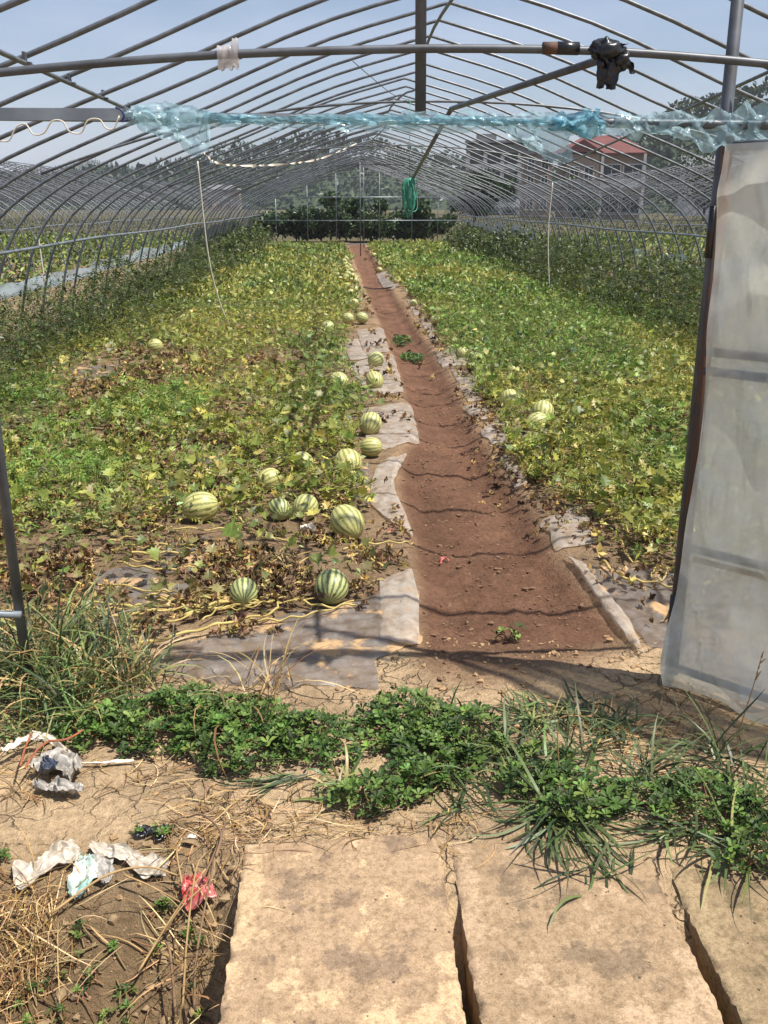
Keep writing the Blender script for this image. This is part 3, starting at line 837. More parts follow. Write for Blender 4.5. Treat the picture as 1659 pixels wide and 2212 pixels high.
# hanging white strings
def hang(pts, r, label, m='twine', name='hanging_string'):
    o = MB().tube(spline(pts, 24), r, 5).build(name, M[m])
    return tag(o, label, 'string', 'strings hanging from the hoops')
a = GP(500, 715)
hang([(a[0] - 0.28, a[1] - 0.25, hoop_z(a[0] - 0.28 - RIDGE)), (a[0] - 0.22, a[1] - 0.2, 1.0), (a[0] - 0.12, a[1] - 0.1, 0.4), (a[0], a[1], 0.05)], 0.009, 'pale plastic string hanging from a hoop to the yellowing melon bed')
a = GP(1187, 640)
hang([(a[0] - 0.05, a[1], hoop_z(a[0] - RIDGE)), (a[0] - 0.08, a[1], 1.1), (a[0], a[1], 0.05)], 0.010, 'pale plastic string hanging from a hoop above the greener bed')
a = G(105, 690)
hang([(a[0] - 0.02, a[1], 1.15), (a[0], a[1], 0.6), (a[0] + 0.02, a[1], 0.0)], 0.012, 'pale stick leaning by the bare soil strip outside the hoops', name='marker_stick')
# sagging strip of twisted white film under the roof
rib = [P(440, 330, 7.6), P(470, 352, 7.8), P(540, 358, 8.2), P(640, 352, 9.2), P(700, 340, 10.2), P(770, 310, 11.4)]
p = spline(rib, 70); V = np.zeros((70, 3, 3))
for i in range(70):
    a = i * 0.75 + math.sin(i * 0.6); w = 0.010
    for j in range(3):
        V[i, j] = p[i] + np.array((0, (j - 1) * w * math.cos(a), (j - 1) * w * math.sin(a)))
o = MB().grid(V).build('film_ribbon', M['white_plastic'])
tag(o, 'twisted white film ribbon sagging under the hoops', 'film ribbon')
wire = [P(762, 132, 5.0), P(800, 165, 5.6), P(850, 205, 6.4), P(885, 216, 8.0)]
o = MB().tube(spline(wire, 20), 0.0022, 5).build('loose_wire', M['tube_old'])
tag(o, 'thin loose wire dangling beneath the ridge', 'wire')

# ------------------------------------------------------------------ films on the ground
def sheet(poly, m, name, label, lift=0.014, nb=110, rings=22, wrinkle=0.012, rag_=0.03, streak=None, seed=0.0, cat='mulch film', group='mulch film along the path'):
    """a film lying on the ground with the given picture outline"""
    pts = np.array([GP(a, b)[:2] for a, b in poly])
    d = np.r_[0, np.cumsum(np.linalg.norm(np.diff(np.r_[pts, pts[:1]], axis=0), axis=1))]
    s = np.linspace(0, d[-1], nb, endpoint=False)
    cl = np.r_[pts, pts[:1]]
    bx_ = np.stack([np.interp(s, d, cl[:, 0]), np.interp(s, d, cl[:, 1])], 1)
    c = bx_.mean(0)
    jit = (fbm(s * 6 + seed, s * 0 + seed, 4) - 0.5) * 2 * rag_
    dirn = bx_ - c; ln = np.linalg.norm(dirn, axis=1)[:, None]
    bx_ = c + dirn * (1 + jit[:, None] / np.maximum(ln, 0.1))
    rr = np.linspace(0.02, 1, rings)
    XY = c + (bx_ - c)[:, None, :] * rr[None, :, None]
    x, y = XY[..., 0], XY[..., 1]
    z = ground_z(x, y) + lift + (fbm(x * 14 + seed, y * 14, 3) - 0.45) * wrinkle * 1.2
    if streak is not None:
        ca_, sa_ = math.cos(streak), math.sin(streak)
        z = z + wrinkle * 0.6 * np.sin((x * -sa_ + y * ca_) * 95 + 6 * fbm(x * 4, y * 4, 2)) * fbm(x * 5 + 2, y * 5, 2)
    z = z - 0.01 * (rr[None, :] ** 6)
    V = np.stack([x, y, z], -1)
    i = np.arange(nb * rings).reshape(nb, rings); j = np.roll(i, -1, axis=0)
    q_ = np.stack([i[:, :-1], j[:, :-1], j[:, 1:], i[:, 1:]], -1).reshape(-1, 4)
    loc = np.array((c[0], c[1], gz(c[0], c[1])))
    o = obj(name, mesh(name, V.reshape(-1, 3) - loc, [q_]), None, M[m] if isinstance(m, str) else m, loc)
    return tag(o, label, cat, group)
sheet([(300, 1420), (420, 1385), (620, 1330), (800, 1290), (895, 1245), (905, 1330), (903, 1392), (850, 1405), (815, 1430), (820, 1490), (720, 1480), (600, 1500), (450, 1470), (350, 1465)],
      'film_mulch', 'mulch_film', 'broad muddy grey mulch film sheet with dried mud patches by the doorway', nb=220, rings=50, wrinkle=0.012, rag_=0.04, streak=0.2)
sheet([(820, 1262), (890, 1236), (905, 1300), (905, 1400), (880, 1398), (822, 1385)], 'film_edge', 'mulch_film', 'pale streaky film edge beside the trodden path near the doorway', 0.026, 90, 16, 0.008, 0.006, R(85), 3.0)
sheet([(880, 985), (845, 993), (815, 1010), (800, 1050), (800, 1095), (850, 1135), (893, 1170), (878, 1120), (855, 1070), (848, 1010)], 'film_edge', 'mulch_film', 'curling pale film strip with a hooked end beside the path', 0.026, 90, 14, 0.012, 0.008, R(80), 5.0)
sheet([(740, 1010), (800, 1000), (800, 1100), (760, 1090)], 'film_mulch', 'mulch_film', 'grey film showing beside the melon with crowded stripes', 0.012, 60, 14, 0.015, 0.03, None, 6.0)
sheet([(780, 885), (890, 880), (905, 960), (830, 975), (790, 950)], 'film_edge', 'mulch_film', 'wrinkled pale film patch under the two melons at the path edge', 0.018, 80, 16, 0.02, 0.03, None, 7.0)
sheet([(750, 785), (850, 770), (872, 850), (800, 860)], 'film_edge', 'mulch_film', 'pale film under the pair of melons stacked along the path', 0.018, 80, 14, 0.02, 0.03, None, 8.0)
sheet([(770, 715), (828, 712), (840, 760), (790, 770)], 'film_edge', 'mulch_film', 'small pale film scrap between the path and dry vines', 0.018, 60, 12, 0.02, 0.03, None, 9.0)
sheet([(1220, 1207), (1262, 1228), (1310, 1290), (1360, 1350), (1392, 1425), (1352, 1388), (1300, 1320), (1255, 1255)], 'film_edge', 'mulch_film', 'long folded pale film edge running from the path towards the door', 0.034, 100, 12, 0.012, 0.004, R(120), 11.0)
sheet([(1260, 1225), (1480, 1235), (1490, 1400), (1400, 1400), (1330, 1310)], 'film_mulch', 'mulch_film', 'grey film sheet under curled vines beside the door', 0.016, 100, 24, 0.012, 0.02, R(120), 12.0)
sheet([(1172, 1130), (1255, 1090), (1290, 1180), (1200, 1195)], 'film_edge', 'mulch_film', 'torn pale film corner at the start of the green bed', 0.02, 70, 14, 0.02, 0.03, None, 13.0)
sheet([(1040, 935), (1110, 895), (1180, 935), (1120, 960), (1060, 965)], 'film_edge', 'mulch_film', 'pale film below the two large melons of the green bed', 0.02, 70, 14, 0.018, 0.03, None, 14.0)
sheet([(1080, 990), (1120, 985), (1140, 1050), (1112, 1060)], 'film_edge', 'mulch_film', 'narrow pale film sliver on the green bed edge', 0.02, 50, 10, 0.018, 0.02, None, 15.0)
sheet([(940, 762), (1000, 755), (1030, 790), (955, 797)], 'film_edge', 'mulch_film', 'pale film beside the two small touching melons', 0.02, 60, 10, 0.018, 0.03, None, 16.0)
sheet([(812, 594), (897, 590), (885, 610), (850, 628), (830, 625)], 'film_edge', 'mulch_film', 'light film rectangle half way down the path', 0.03, 60, 10, 0.02, 0.04, None, 17.0)
for k, (pl, lab) in enumerate([([(905, 690), (925, 688), (948, 735), (935, 745)], 'thin pale film strip along the green side of the path before the weeds'), ([(878, 650), (893, 648), (907, 680), (895, 684)], 'short pale film strip beside the small melon of the green side'),
                               ([(975, 802), (1012, 805), (1065, 862), (1012, 872)], 'pale film margin above the veined melon'), ([(1000, 880), (1045, 878), (1080, 905), (1030, 915)], 'pale film margin below the veined melon'), ([(742, 735), (772, 733), (795, 775), (755, 780)], 'pale film scrap behind the upper stacked melon')]):
    sheet(pl, 'film_edge', 'mulch_film', lab, 0.02, 50, 10, 0.018, 0.03, None, 40.0 + k)
for k, pl in enumerate([[(180, 1240), (330, 1225), (340, 1262), (210, 1275)], [(330, 1172), (450, 1160), (445, 1245), (350, 1240)], [(250, 1275), (420, 1262), (440, 1298), (280, 1310)],
                        [(375, 990), (460, 985), (470, 1020), (400, 1030)], [(150, 795), (260, 785), (280, 812), (170, 825)], [(-40, 905), (60, 900), (70, 945), (-40, 960)], [(30, 1020), (130, 1010), (140, 1040), (40, 1050)],
                        [(640, 985), (720, 980), (725, 1015), (650, 1020)], [(120, 1330), (260, 1320), (300, 1370), (140, 1380)]]):
    sheet(pl, 'film_mulch', 'mulch_film', 'grey mulch film patch showing through dead melon vines', 0.014, 70, 14, 0.014, 0.04, None, 20.0 + k, group='film patches among dead vines')
# skirt film of the neighbouring frame: a long low strip
yy = np.linspace(7, 44, 140); v = np.linspace(0, 1, 9)
Yv, Vv = np.meshgrid(yy, v, indexing='ij')
xs_ = -5.75 + (fbm(Yv * 1.1, Vv * 0 + 2, 3) - 0.5) * 0.35
V = np.stack([xs_ - 0.12 * Vv + (fbm(Yv * 3, Vv * 3, 3) - 0.5) * 0.16, Yv, 0.0 + Vv * (0.14 + 0.2 * fbm(Yv * 0.8 + 4, Yv * 0, 2))], -1)
o = MB().grid(V).build('skirt_film', M['film_skirt'])
tag(o, 'long low pale blue film skirt along the strip of bare soil', 'film')
yy = np.linspace(12, 44, 120)
Yv, Vv = np.meshgrid(yy, v, indexing='ij')
V = np.stack([8.4 + (fbm(Yv * 1.1 + 7, Vv * 0 + 2, 3) - 0.5) * 0.3 + (fbm(Yv * 3, Vv * 3, 3) - 0.5) * 0.2, Yv, Vv * (0.2 + 0.25 * fbm(Yv * 0.8 + 9, Yv * 0, 2))], -1)
o = MB().grid(V).build('skirt_film', M['film_skirt'])
tag(o, 'pale blue film skirt behind the hoops of the greener bed', 'film')
# rolled skirt film still hanging near the far end on both sides
def side_curtain(sx, y0, y1, label, m):
    yy = np.linspace(y0, y1, 90); zz_ = np.linspace(0.05, 1.22, 12)
    Yv, Zv = np.meshgrid(yy, zz_, indexing='ij')
    xx = np.vectorize(hoop_x)(Zv) + 0.03 + 0.05 * np.sin(Yv * 7 + 4 * fbm(Yv, Zv, 2)) * (1.3 - Zv)
    top_ = 1 - 0.35 * fbm(Yv * 0.7 + 3, Yv * 0 + sx, 3)
    V = np.stack([RIDGE + sx * xx, Yv, Zv * top_ + 0.15 * (1 - top_)], -1)
    o = MB().grid(V).build('side_curtain', m)
    return tag(o, label, 'film curtain')
M['film_grey'] = filmmat('grey_side_film', hx('6d747c'), 0.25, 0.35)
side_curtain(-1, 20.5, 38, 'grey film curtain drawn along the side of the yellowing bed at the far end', M['film_grey'])
side_curtain(1, 24.0, 38, 'greyish film curtain at the far end of the greener bed', M['film_grey'])

# ------------------------------------------------------------------ scattering of leaves into one mesh
def rot_mats(yaw, pitch, roll):
    cy, sy = np.cos(yaw), np.sin(yaw); cp, sp = np.cos(pitch), np.sin(pitch); cr, sr = np.cos(roll), np.sin(roll)
    Rm = np.empty((len(yaw), 3, 3))
    Rm[:, 0, 0] = cy * cr - sy * sp * sr; Rm[:, 0, 1] = -sy * cp; Rm[:, 0, 2] = cy * sr + sy * sp * cr
    Rm[:, 1, 0] = sy * cr + cy * sp * sr; Rm[:, 1, 1] = cy * cp; Rm[:, 1, 2] = sy * sr - cy * sp * cr
    Rm[:, 2, 0] = -cp * sr; Rm[:, 2, 1] = sp; Rm[:, 2, 2] = cp * cr
    return Rm

class Scatter:
    def __init__(s): s.V = []; s.T = []; s.C = []; s.n = 0
    def add(s, tmpl, pos, yaw, pitch, roll, size, colr):
        tv, tt = tmpl
        Rm = rot_mats(yaw, pitch, roll)
        V = np.einsum('nij,kj->nki', Rm, tv) * np.asarray(size)[:, None, None] + pos[:, None, :]
        k = len(tv); N = len(pos)
        s.V.append(V.reshape(-1, 3))
        s.T.append((tt[None] + (np.arange(N) * k)[:, None, None]).reshape(-1, 3) + s.n)
        s.C.append(np.repeat(colr, k, axis=0)); s.n += N * k
    def build(s, name, m, parent=None, loc=None):
        V = np.concatenate(s.V)
        if loc is not None: V = V - np.asarray(loc)
        me = mesh(name, V, [np.concatenate(s.T)], False, np.concatenate(s.C))
        return obj(name, me, parent, m, loc)

def fan(out, zc=0.0):                       # outline (n,3) -> fan round the first point's base
    out = np.asarray(out, float); n = len(out)
    c = np.array([[0, out[:, 1].mean(), zc]])
    return np.concatenate([c, out]), np.array([(0, i + 1, (i + 1) % n + 1) for i in range(n)])
# deeply lobed melon leaf, base at the origin, tip along +y, length 1
lob = [(0, 0, 0), (0.22, 0.05, .04), (0.42, -0.04, .1), (0.36, 0.2, .06), (0.58, 0.34, .12), (0.30, 0.42, .05), (0.34, 0.66, .08), (0.14, 0.66, .03), (0.0, 1.0, -.05),
       (-0.14, 0.66, .03), (-0.34, 0.66, .08), (-0.30, 0.42, .05), (-0.58, 0.34, .12), (-0.36, 0.2, .06), (-0.42, -0.04, .1), (-0.22, 0.05, .04)]
T_lobed = fan(lob, -0.02)
T_oval = fan([(0, 0, 0), (0.22, 0.25, .06), (0.26, 0.55, .08), (0, 1, -.04), (-0.26, 0.55, .08), (-0.22, 0.25, .06)], -0.02)
T_slim = (np.array([(0, 0, 0), (0.13, 0.45, .05), (0, 1, -.08), (-0.13, 0.45, .05)], float), np.array([(0, 1, 2), (0, 2, 3)]))
# feathery sprig: a few slim leaflets on an axis
fv, ft_ = [], []
for k in range(6):
    b0 = 0.15 + 0.14 * k; sgn = 1 if k % 2 else -1
    base = len(fv)
    fv += [(0, b0, 0.02 * k), (sgn * 0.18, b0 + 0.10, .06), (sgn * 0.34, b0 + 0.26, .0), (sgn * 0.10, b0 + 0.18, .05)]
    ft_ += [(base, base + 1, base + 2), (base, base + 2, base + 3)]
T_sprig = (np.array(fv, float), np.array(ft_))
def crumple_leaf(seed):
    r2 = np.random.default_rng(seed); v, t = fan(lob, 0.0); v = v.copy()
    v[:, 0] *= 0.55; v[:, 1] *= 0.75; v[:, 2] = r2.normal(0, 0.16, len(v)) + 0.6 * np.abs(v[:, 0]); v[:, :2] += r2.normal(0, 0.07, (len(v), 2))
    return v, t
T_dead = [crumple_leaf(k) for k in range(5)]

def jitter(base, N, v=0.24, hue=0.07):
    base = np.asarray(base); b = base[rng.integers(0, len(base), N)]
    b = b * np.clip(1 + rng.normal(0, v, (N, 1)), 0.4, 1.8)
    return np.clip(b * (1 + rng.normal(0, hue, (N, 3))), 0.002, 0.9)

GREEN_Y = [hx(c) for c in ('858a38', '969845', '787f36', 'a6a24e', '68763a', 'b3aa5a', '7c8a3f')]
GREEN_R = [hx(c) for c in ('627636', '72873d', '556830', '859145', '959c4e', '4a6030', '7a8b40')]
GREEN_D = [hx(c) for c in ('3d4b25', '485629', '334020', '55622e', '636c35')]
GREEN_C = [hx(c) for c in ('6f8f3c', '7d9a44', '5d8036', '8fa54e')]
OLIVE = [hx(c) for c in ('7a7a45', '8b8450', '68703c', '9a9158')]
PALE = [hx(c) for c in ('b8b070', 'a9ab74', 'c3bb7c', '9fae7a')]
DEAD = [hx(c) for c in ('7a624a', '8a6f52', '644d39', '9c8260', 'ab9169', '544232')]
STRAWC = [hx(c) for c in ('b59a62', '9c8450', 'c5ad72', '8a7246')]

def infrustum(x, y, margin=0.9):
    d = np.maximum(y, 0.2)
    return (x < 0.50 * d + margin) & (x > -0.40 * d - margin)

def field(x0, x1, y0, y1, dens, mask, margin=0.9):
    N = int((x1 - x0) * (y1 - y0) * dens)
    x = rng.uniform(x0, x1, N); y = rng.uniform(y0, y1, N)
    p = mask(x, y)
    k = (rng.random(N) < p) & infrustum(x, y, margin)
    return x[k], y[k]

# where the bed is dying back: ellipses given in the picture
dead_ell = []
for (cx, cy, rx, ry) in [(280, 825, 190, 55), (60, 935, 130, 50), (430, 1010, 90, 32), (600, 800, 80, 26), (520, 915, 80, 22), (250, 960, 80, 20), (100, 1020, 100, 25), (830, 720, 60, 22)]:
    a = G(cx, cy); b1 = G(cx + rx, cy); b2 = G(cx, cy - ry); dead_ell.append((a[0], a[1], abs(b1[0] - a[0]), abs(b2[1] - a[1])))
near_y = G(500, 1140)[1]
def deadness(x, y):
    n = fbm(x * 1.6 + 11, y * 1.2 + 3, 3)
    d = sst(near_y + 0.55, near_y - 0.25, y + (n - 0.5) * 1.2 + 0.25 * np.clip(-x - 0.6, 0, 1))
    for (ax, ay, bx2, by2) in dead_ell:
        e = ((x - ax) / bx2) ** 2 + ((y - ay) / by2) ** 2
        d = np.maximum(d, sst(1.5, 0.4, e + (n - 0.5) * 1.4))
    return np.clip(np.maximum(d, 0.45 * sst(0.56, 0.72, n)), 0, 1)

def edge_l(x, y): return sst(0.06, -0.12, x - leaf_l(y) - (fbm(x * 3, y * 3, 2) - 0.5) * 0.35)
def edge_r(x, y): return sst(-0.06, 0.12, x - leaf_r(y) + (fbm(x * 3 + 9, y * 3, 2) - 0.5) * 0.35)
XL, XR = RIDGE - 4.15, RIDGE + 4.1

def canopy(x, y): return 0.03 + 0.10 * fbm(x * 1.6 + 2, y * 1.2, 2) + 0.26 * np.clip(fbm(x * 6 + 2, y * 5, 3) - 0.25, 0, 1)

def put(sc_, tm, x, y, size, cols, hmul=1.0, h0=0.01, tilt=0.5, hpow=0.6):
    k = clear_of_melons(x, y); x, y, cols = x[k], y[k], cols[k]
    N = len(x)
    if N == 0: return
    h = h0 + canopy(x, y) * hmul * rng.random(N) ** hpow
    pos = np.stack([x, y, ground_z(x, y) + h], 1)
    sc_.add(tm, pos, rng.uniform(0, 6.283, N), rng.normal(0.35, tilt * 1.15, N), rng.normal(0, tilt * 0.9, N), size * np.clip(rng.normal(1, 0.25, N), 0.5, 1.7), cols)

melons = [  # picture x, y, diameter, dark?, (tilt from upright, heading), label
    (527, 1281, 60, 1, (80, 185), 'small pale green melon with dark stripes meeting at its blossom end, above the long vine'),
    (716, 1270, 78, 1, (62, 170), 'dark green boldly striped melon half buried in dead brown leaves'),
    (750, 1131, 75, 0, (60, 215), 'large yellow striped melon beside the white paper scrap'),
    (660, 1097, 56, 0, (65, 150), 'melon with a tiny green melon nestled beside it'),
    (603, 1102, 32, 1, (70, 200), 'tiny dark green melon touching a larger one'),
    (433, 1097, 68, 0, (82, 100), 'pale oblong melon at the edge of the feathery weeds'),
    (582, 1038, 52, 0, (75, 120), 'pale yellow melon mostly under curled leaves'),
    (655, 998, 44, 0, (60, 240), 'pale melon beside a bare grey film patch'),
    (752, 1001, 60, 0, (55, 200), 'large melon with crowded stripes near the hooked film strip'),
    (802, 967, 46, 0, (85, 80), 'green yellow melon alone at the path edge'),
    (800, 917, 50, 0, (50, 160), 'melon under a drooping leaf on the wrinkled film'),
    (733, 826, 42, 0, (60, 230), 'melon set back from the stacked pair'),
    (809, 823, 39, 0, (55, 200), 'lower melon of the pair stacked along the path'),
    (812, 778, 35, 0, (70, 120), 'upper melon of the pair stacked along the path'),
    (335, 748, 32, 0, (80, 90), 'lone yellow melon beside the large brown patch'),
    (397, 690, 22, 0, (70, 90), 'lone small melon deep in the yellowing leaves'),
    (708, 707, 27, 0, (70, 160), 'pale melon just before the long row begins'),
    (1103, 869, 48, 0, (30, 200), 'pear shaped looking melon with dark veins in the green bed'),
    (1172, 893, 50, 0, (45, 160), 'upper of two touching large melons in the green bed'),
    (1160, 913, 46, 0, (75, 110), 'lower of two touching large melons in the green bed'),
    (1108, 801, 27, 0, (60, 150), 'small melon peeping from leaves of the green bed'),
    (1000, 763, 27, 0, (60, 200), 'first of two small touching melons beside pale film'),
    (1023, 772, 26, 0, (70, 150), 'second of two small touching melons beside pale film'),
    (1207, 950, 34, 1, (70, 150), 'greenish melon hidden among leaves below the touching pair'),
]
row = [(782, 688, 27), (752, 693, 26), (766, 657, 19), (765, 644, 18), (758, 634, 17), (766, 628, 17), (750, 619, 17), (768, 610, 16), (757, 606, 14), (748, 602, 16), (762, 598, 15), (752, 594, 15), (758, 587, 14),
       (748, 583, 14), (754, 577, 13), (748, 572, 13), (744, 566, 12), (748, 561, 11), (738, 553, 10), (744, 556, 10), (730, 596, 13), (735, 604, 13)]
farm = [(940, 692, 19), (893, 656, 17), (857, 608, 15), (895, 608, 14), (922, 592, 12), (1030, 601, 14), (820, 584, 12), (808, 551, 10), (826, 556, 10), (838, 563, 11), (850, 557, 11), (858, 562, 11), (905, 557, 10), (930, 556, 9), (955, 563, 9),
        (820, 571, 10), (832, 571, 10), (880, 577, 10), (700, 566, 9), (690, 556, 9)]

def melon_place(dx, dy, dpx):
    p = GP(dx, dy + dpx * 0.42)
    r = pxsize(dpx, G(dx, dy, p[2] + 0.09)) / 2
    r = min(max(r, 0.06), 0.17)
    p2 = G(dx, dy, p[2] + r * 0.9)
    return p2[0], p2[1], gz(p2[0], p2[1]), r
spots = np.array([melon_place(*q_[:3]) for q_ in melons + row + farm])
def clear_of_melons(x, y):
    """the fruit has pushed the leaves aside"""
    ok = np.ones(len(x), bool)
    for (mx_, my_, mz_, mr_) in spots:
        g = 1.12 * mr_ + 0.01 + 0.0035 * my_
        d = np.hypot(mx_, my_)
        ux, uy = -mx_ / d, -my_ / d
        s_ = np.clip((x - mx_) * ux + (y - my_) * uy, 0, 0.8 * mr_ + 0.010 * d)
        ok &= ~((np.hypot(x - mx_ - ux * s_, y - my_ - uy * s_) < g) & (rng.random(len(x)) < 0.88))
    return ok

vl = Scatter()
for (y0, y1, dens, size) in [(3.3, 8.0, 1500, 0.046), (8.0, 15, 850, 0.058), (15, 26, 330, 0.09), (26, 37.6, 220, 0.12)]:
    m_ = lambda x, y: edge_l(x, y) * (1 - 0.95 * deadness(x, y)) * np.clip(0.12 + 1.6 * fbm(x * 3.2 + 30, y * 2.6, 3) - 0.05, 0, 1)
    for tm, fr, sz in ((T_lobed, 0.20, 1.0), (T_oval, 0.25, 0.6), (T_sprig, 0.34, 1.05), (T_slim, 0.85, 0.95)):
        if tm is T_lobed and y0 < 8: fr, sz = 0.24, 1.35
        x, y = field(XL, 1.2, y0, y1, dens * fr, m_)
        yel = sst(0.36, 0.56, fbm(x * 0.8 + 4, y * 0.55 + 8, 3))[:, None]
        c = jitter(GREEN_Y, len(x)) * yel + jitter(GREEN_R, len(x)) * (1 - yel)
        put(vl, tm if y0 < 14 else T_slim if tm is T_sprig else T_oval, x, y, size * sz, c)
    x, y = field(XL, 1.2, y0, y1, dens * 0.02, m_)
    put(vl, T_lobed, x, y, size * 0.9, jitter(PALE, len(x)), 1.2)
    md = lambda x, y: edge_l(x, y) * deadness(x, y) * (0.3 + 1.0 * fbm(x * 3.1, y * 2.6 + 20, 3))
    x, y = field(XL, 1.2, y0, y1, dens * 0.10, md)
    put(vl, T_lobed, x, y, size, jitter(OLIVE, len(x)), 0.9)
o = vl.build('melon_vines', M['leaf'])
tag(o, 'yellowing melon foliage covering the bed with the larger bare brown patches', 'melon vines', kind='stuff')

vr = Scatter()
for (y0, y1, dens, size) in [(3.4, 8.0, 1600, 0.046), (8.0, 15, 950, 0.058), (15, 26, 340, 0.09), (26, 37.6, 220, 0.12)]:
    m_ = lambda x, y: edge_r(x, y) * np.clip(0.25 + 1.5 * fbm(x * 3.2 + 50, y * 2.6, 3), 0, 1) * sst(3.55, 4.0, y)
    for tm, fr, sz in ((T_lobed, 0.18, 1.0), (T_oval, 0.30, 0.6), (T_sprig, 0.36, 1.05), (T_slim, 0.95, 0.95)):
        if tm is T_lobed and y0 < 8: fr, sz = 0.22, 1.35
        x, y = field(0.6, XR, y0, y1, dens * fr, m_)
        yel = sst(0.45, 0.66, fbm(x * 0.8 + 24, y * 0.55 + 8, 3))[:, None]
        c = jitter(GREEN_Y, len(x)) * yel + jitter(GREEN_R + GREEN_C[:2], len(x)) * (1 - yel)
        put(vr, tm if y0 < 14 else T_slim if tm is T_sprig else T_oval, x, y, size * sz, c, 1.2)
    x, y = field(0.6, XR, y0, y1, dens * 0.02, m_)
    put(vr, T_lobed, x, y, size * 0.9, jitter(PALE, len(x)), 1.3)
o = vr.build('melon_vines', M['leaf'])
tag(o, 'thick green melon foliage covering the bed on the door side of the path', 'melon vines', kind='stuff')

# dead leaves and litter
def off_film(x, y):
    m_ = np.ones_like(x)
    for (cx, cy, rx, ry) in [(265, 1250, 85, 26), (395, 1205, 60, 42), (350, 1288, 90, 24), (420, 1008, 45, 20), (215, 805, 60, 18), (10, 930, 60, 30), (85, 1030, 55, 18), (680, 1000, 40, 18), (205, 1350, 85, 28), (800, 1190, 60, 30)]:
        a = G(cx, cy); bx2 = abs(G(cx + rx, cy)[0] - a[0]); by2 = abs(G(cx, cy - ry)[1] - a[1])
        e = ((x - a[0]) / bx2) ** 2 + ((y - a[1]) / by2) ** 2
        m_ = m_ * (0.12 + 0.88 * sst(0.5, 1.2, e + (fbm(x * 9, y * 9, 2) - 0.5)))
    return m_
dl = Scatter()
for (y0, y1, dens, size) in [(3.35, 8.0, 1000, 0.05), (8, 16, 200, 0.08), (16, 37, 30, 0.12)]:
    for k, tm in enumerate(T_dead):
        ml = lambda x, y: edge_l(x, y) * np.clip(0.10 + 0.95 * deadness(x, y), 0, 1) * np.clip(4.2 * fbm(x * 3.4 + 2, y * 3.0, 3) - 1.75, 0, 1) * off_film(x, y)
        x, y = field(XL, 1.2, y0, y1, dens * 0.42, ml)
        N = len(x)
        c = jitter(DEAD, N); pale = rng.random(N) < 0.28; c[pale] = jitter(STRAWC, pale.sum())
        put(dl, tm, x, y, size, c, 0.28, 0.012, 0.6)
        mm_ = lambda x, y: sst(0.02, -0.04, x - path_l(y)) * sst(-0.5, -0.2, x - path_l(y)) * sst(3.7, 4.3, y) * np.clip(4.0 * fbm(x * 5 + 7, y * 4, 3) - 2.0, 0, 1) * 0.45
        x, y = field(XL, 1.2, y0, y1, dens * 0.3, mm_)
        put(dl, tm, x, y, size, jitter(DEAD + STRAWC[:2], len(x)), 0.15, 0.03, 0.6)
        mr_ = lambda x, y: edge_r(x - 0.0, y) * 0.10 + sst(-0.35, 0.0, x - leaf_r(y)) * sst(0.25, 0.0, x - leaf_r(y)) * np.clip(2.0 * fbm(x * 4 + k, y * 4, 3) - 0.7, 0, 1) * 0.7
        x, y = field(0.6, XR, y0, y1, dens * 0.3, mr_)
        c = jitter(DEAD, len(x)); pale = rng.random(len(x)) < 0.3; c[pale] = jitter(STRAWC, pale.sum())
        put(dl, tm, x, y, size, c, 0.3, 0.012, 0.6)
o = dl.build('dead_leaves', M['dryleaf'])
tag(o, 'brown curled dead melon leaves littering the beds', 'dead leaves', kind='stuff')

# weeds along the feet of the hoops
def weed_bank(name, x0, x1, y0, y1, hfun, dens, label, cols, inner):
    s_ = Scatter()
    for (ya, yb, dd, size) in [(y0, 12, 1.35, 0.055), (12, 22, 0.55, 0.08), (22, y1, 0.32, 0.12)]:
        x, y = field(x0, x1, ya, yb, dens * dd, inner, 1.5)
        N = len(x)
        h = hfun(x, y) * rng.random(N) ** 0.7
        pos = np.stack([x, y, ground_z(x, y) + h], 1)
        tmk = T_sprig if ya < 15 else T_oval
        half = rng.random(N) < 0.5
        for tm, kk in ((tmk, half), (T_oval, ~half)):
            n = kk.sum()
            s_.add(tm, pos[kk], rng.uniform(0, 6.283, n), rng.normal(0.5, 0.5, n), rng.normal(0, 0.4, n), (size * (1.35 if tm is T_sprig else 0.75)) * np.clip(rng.normal(1, 0.25, n), 0.5, 1.6), jitter(cols, n))
    o = s_.build(name, M['leaf'])
    return tag(o, label, 'weeds', kind='stuff')
weed_bank('side_weeds', XL - 0.25, XL + 1.3, 6.0, 37.5, lambda x, y: (0.18 + 1.0 * fbm(x * 1.6, y * 0.9, 3)) * sst(XL + 1.5, XL + 0.6, x) * sst(XL - 0.3, XL + 0.2, x) + 0.06,
          1500, 'dark green weeds along the hoop feet of the yellowing bed', GREEN_D,
          lambda x, y: sst(XL + 1.25, XL + 0.55, x + (fbm(x, y * 0.7, 3) - 0.5) * 1.2) * (0.35 + 0.9 * fbm(x * 2 + 8, y * 1.4, 3)) * (1 - 0.85 * deadness(x, y)))
weed_bank('side_weeds', XR - 1.5, XR + 0.4, 6.0, 37.5, lambda x, y: (0.18 + 1.0 * fbm(x * 1.6 + 5, y * 0.9, 3)) * sst(XR - 1.5, XR - 0.7, x) + 0.05,
          1500, 'dark green weeds along the hoop feet of the greener bed', GREEN_D,
          lambda x, y: sst(XR - 1.5, XR - 0.8, x + (fbm(x + 3, y * 0.7, 3) - 0.5) * 1.2) * (0.35 + 0.9 * fbm(x * 2 + 18, y * 1.4, 3)))
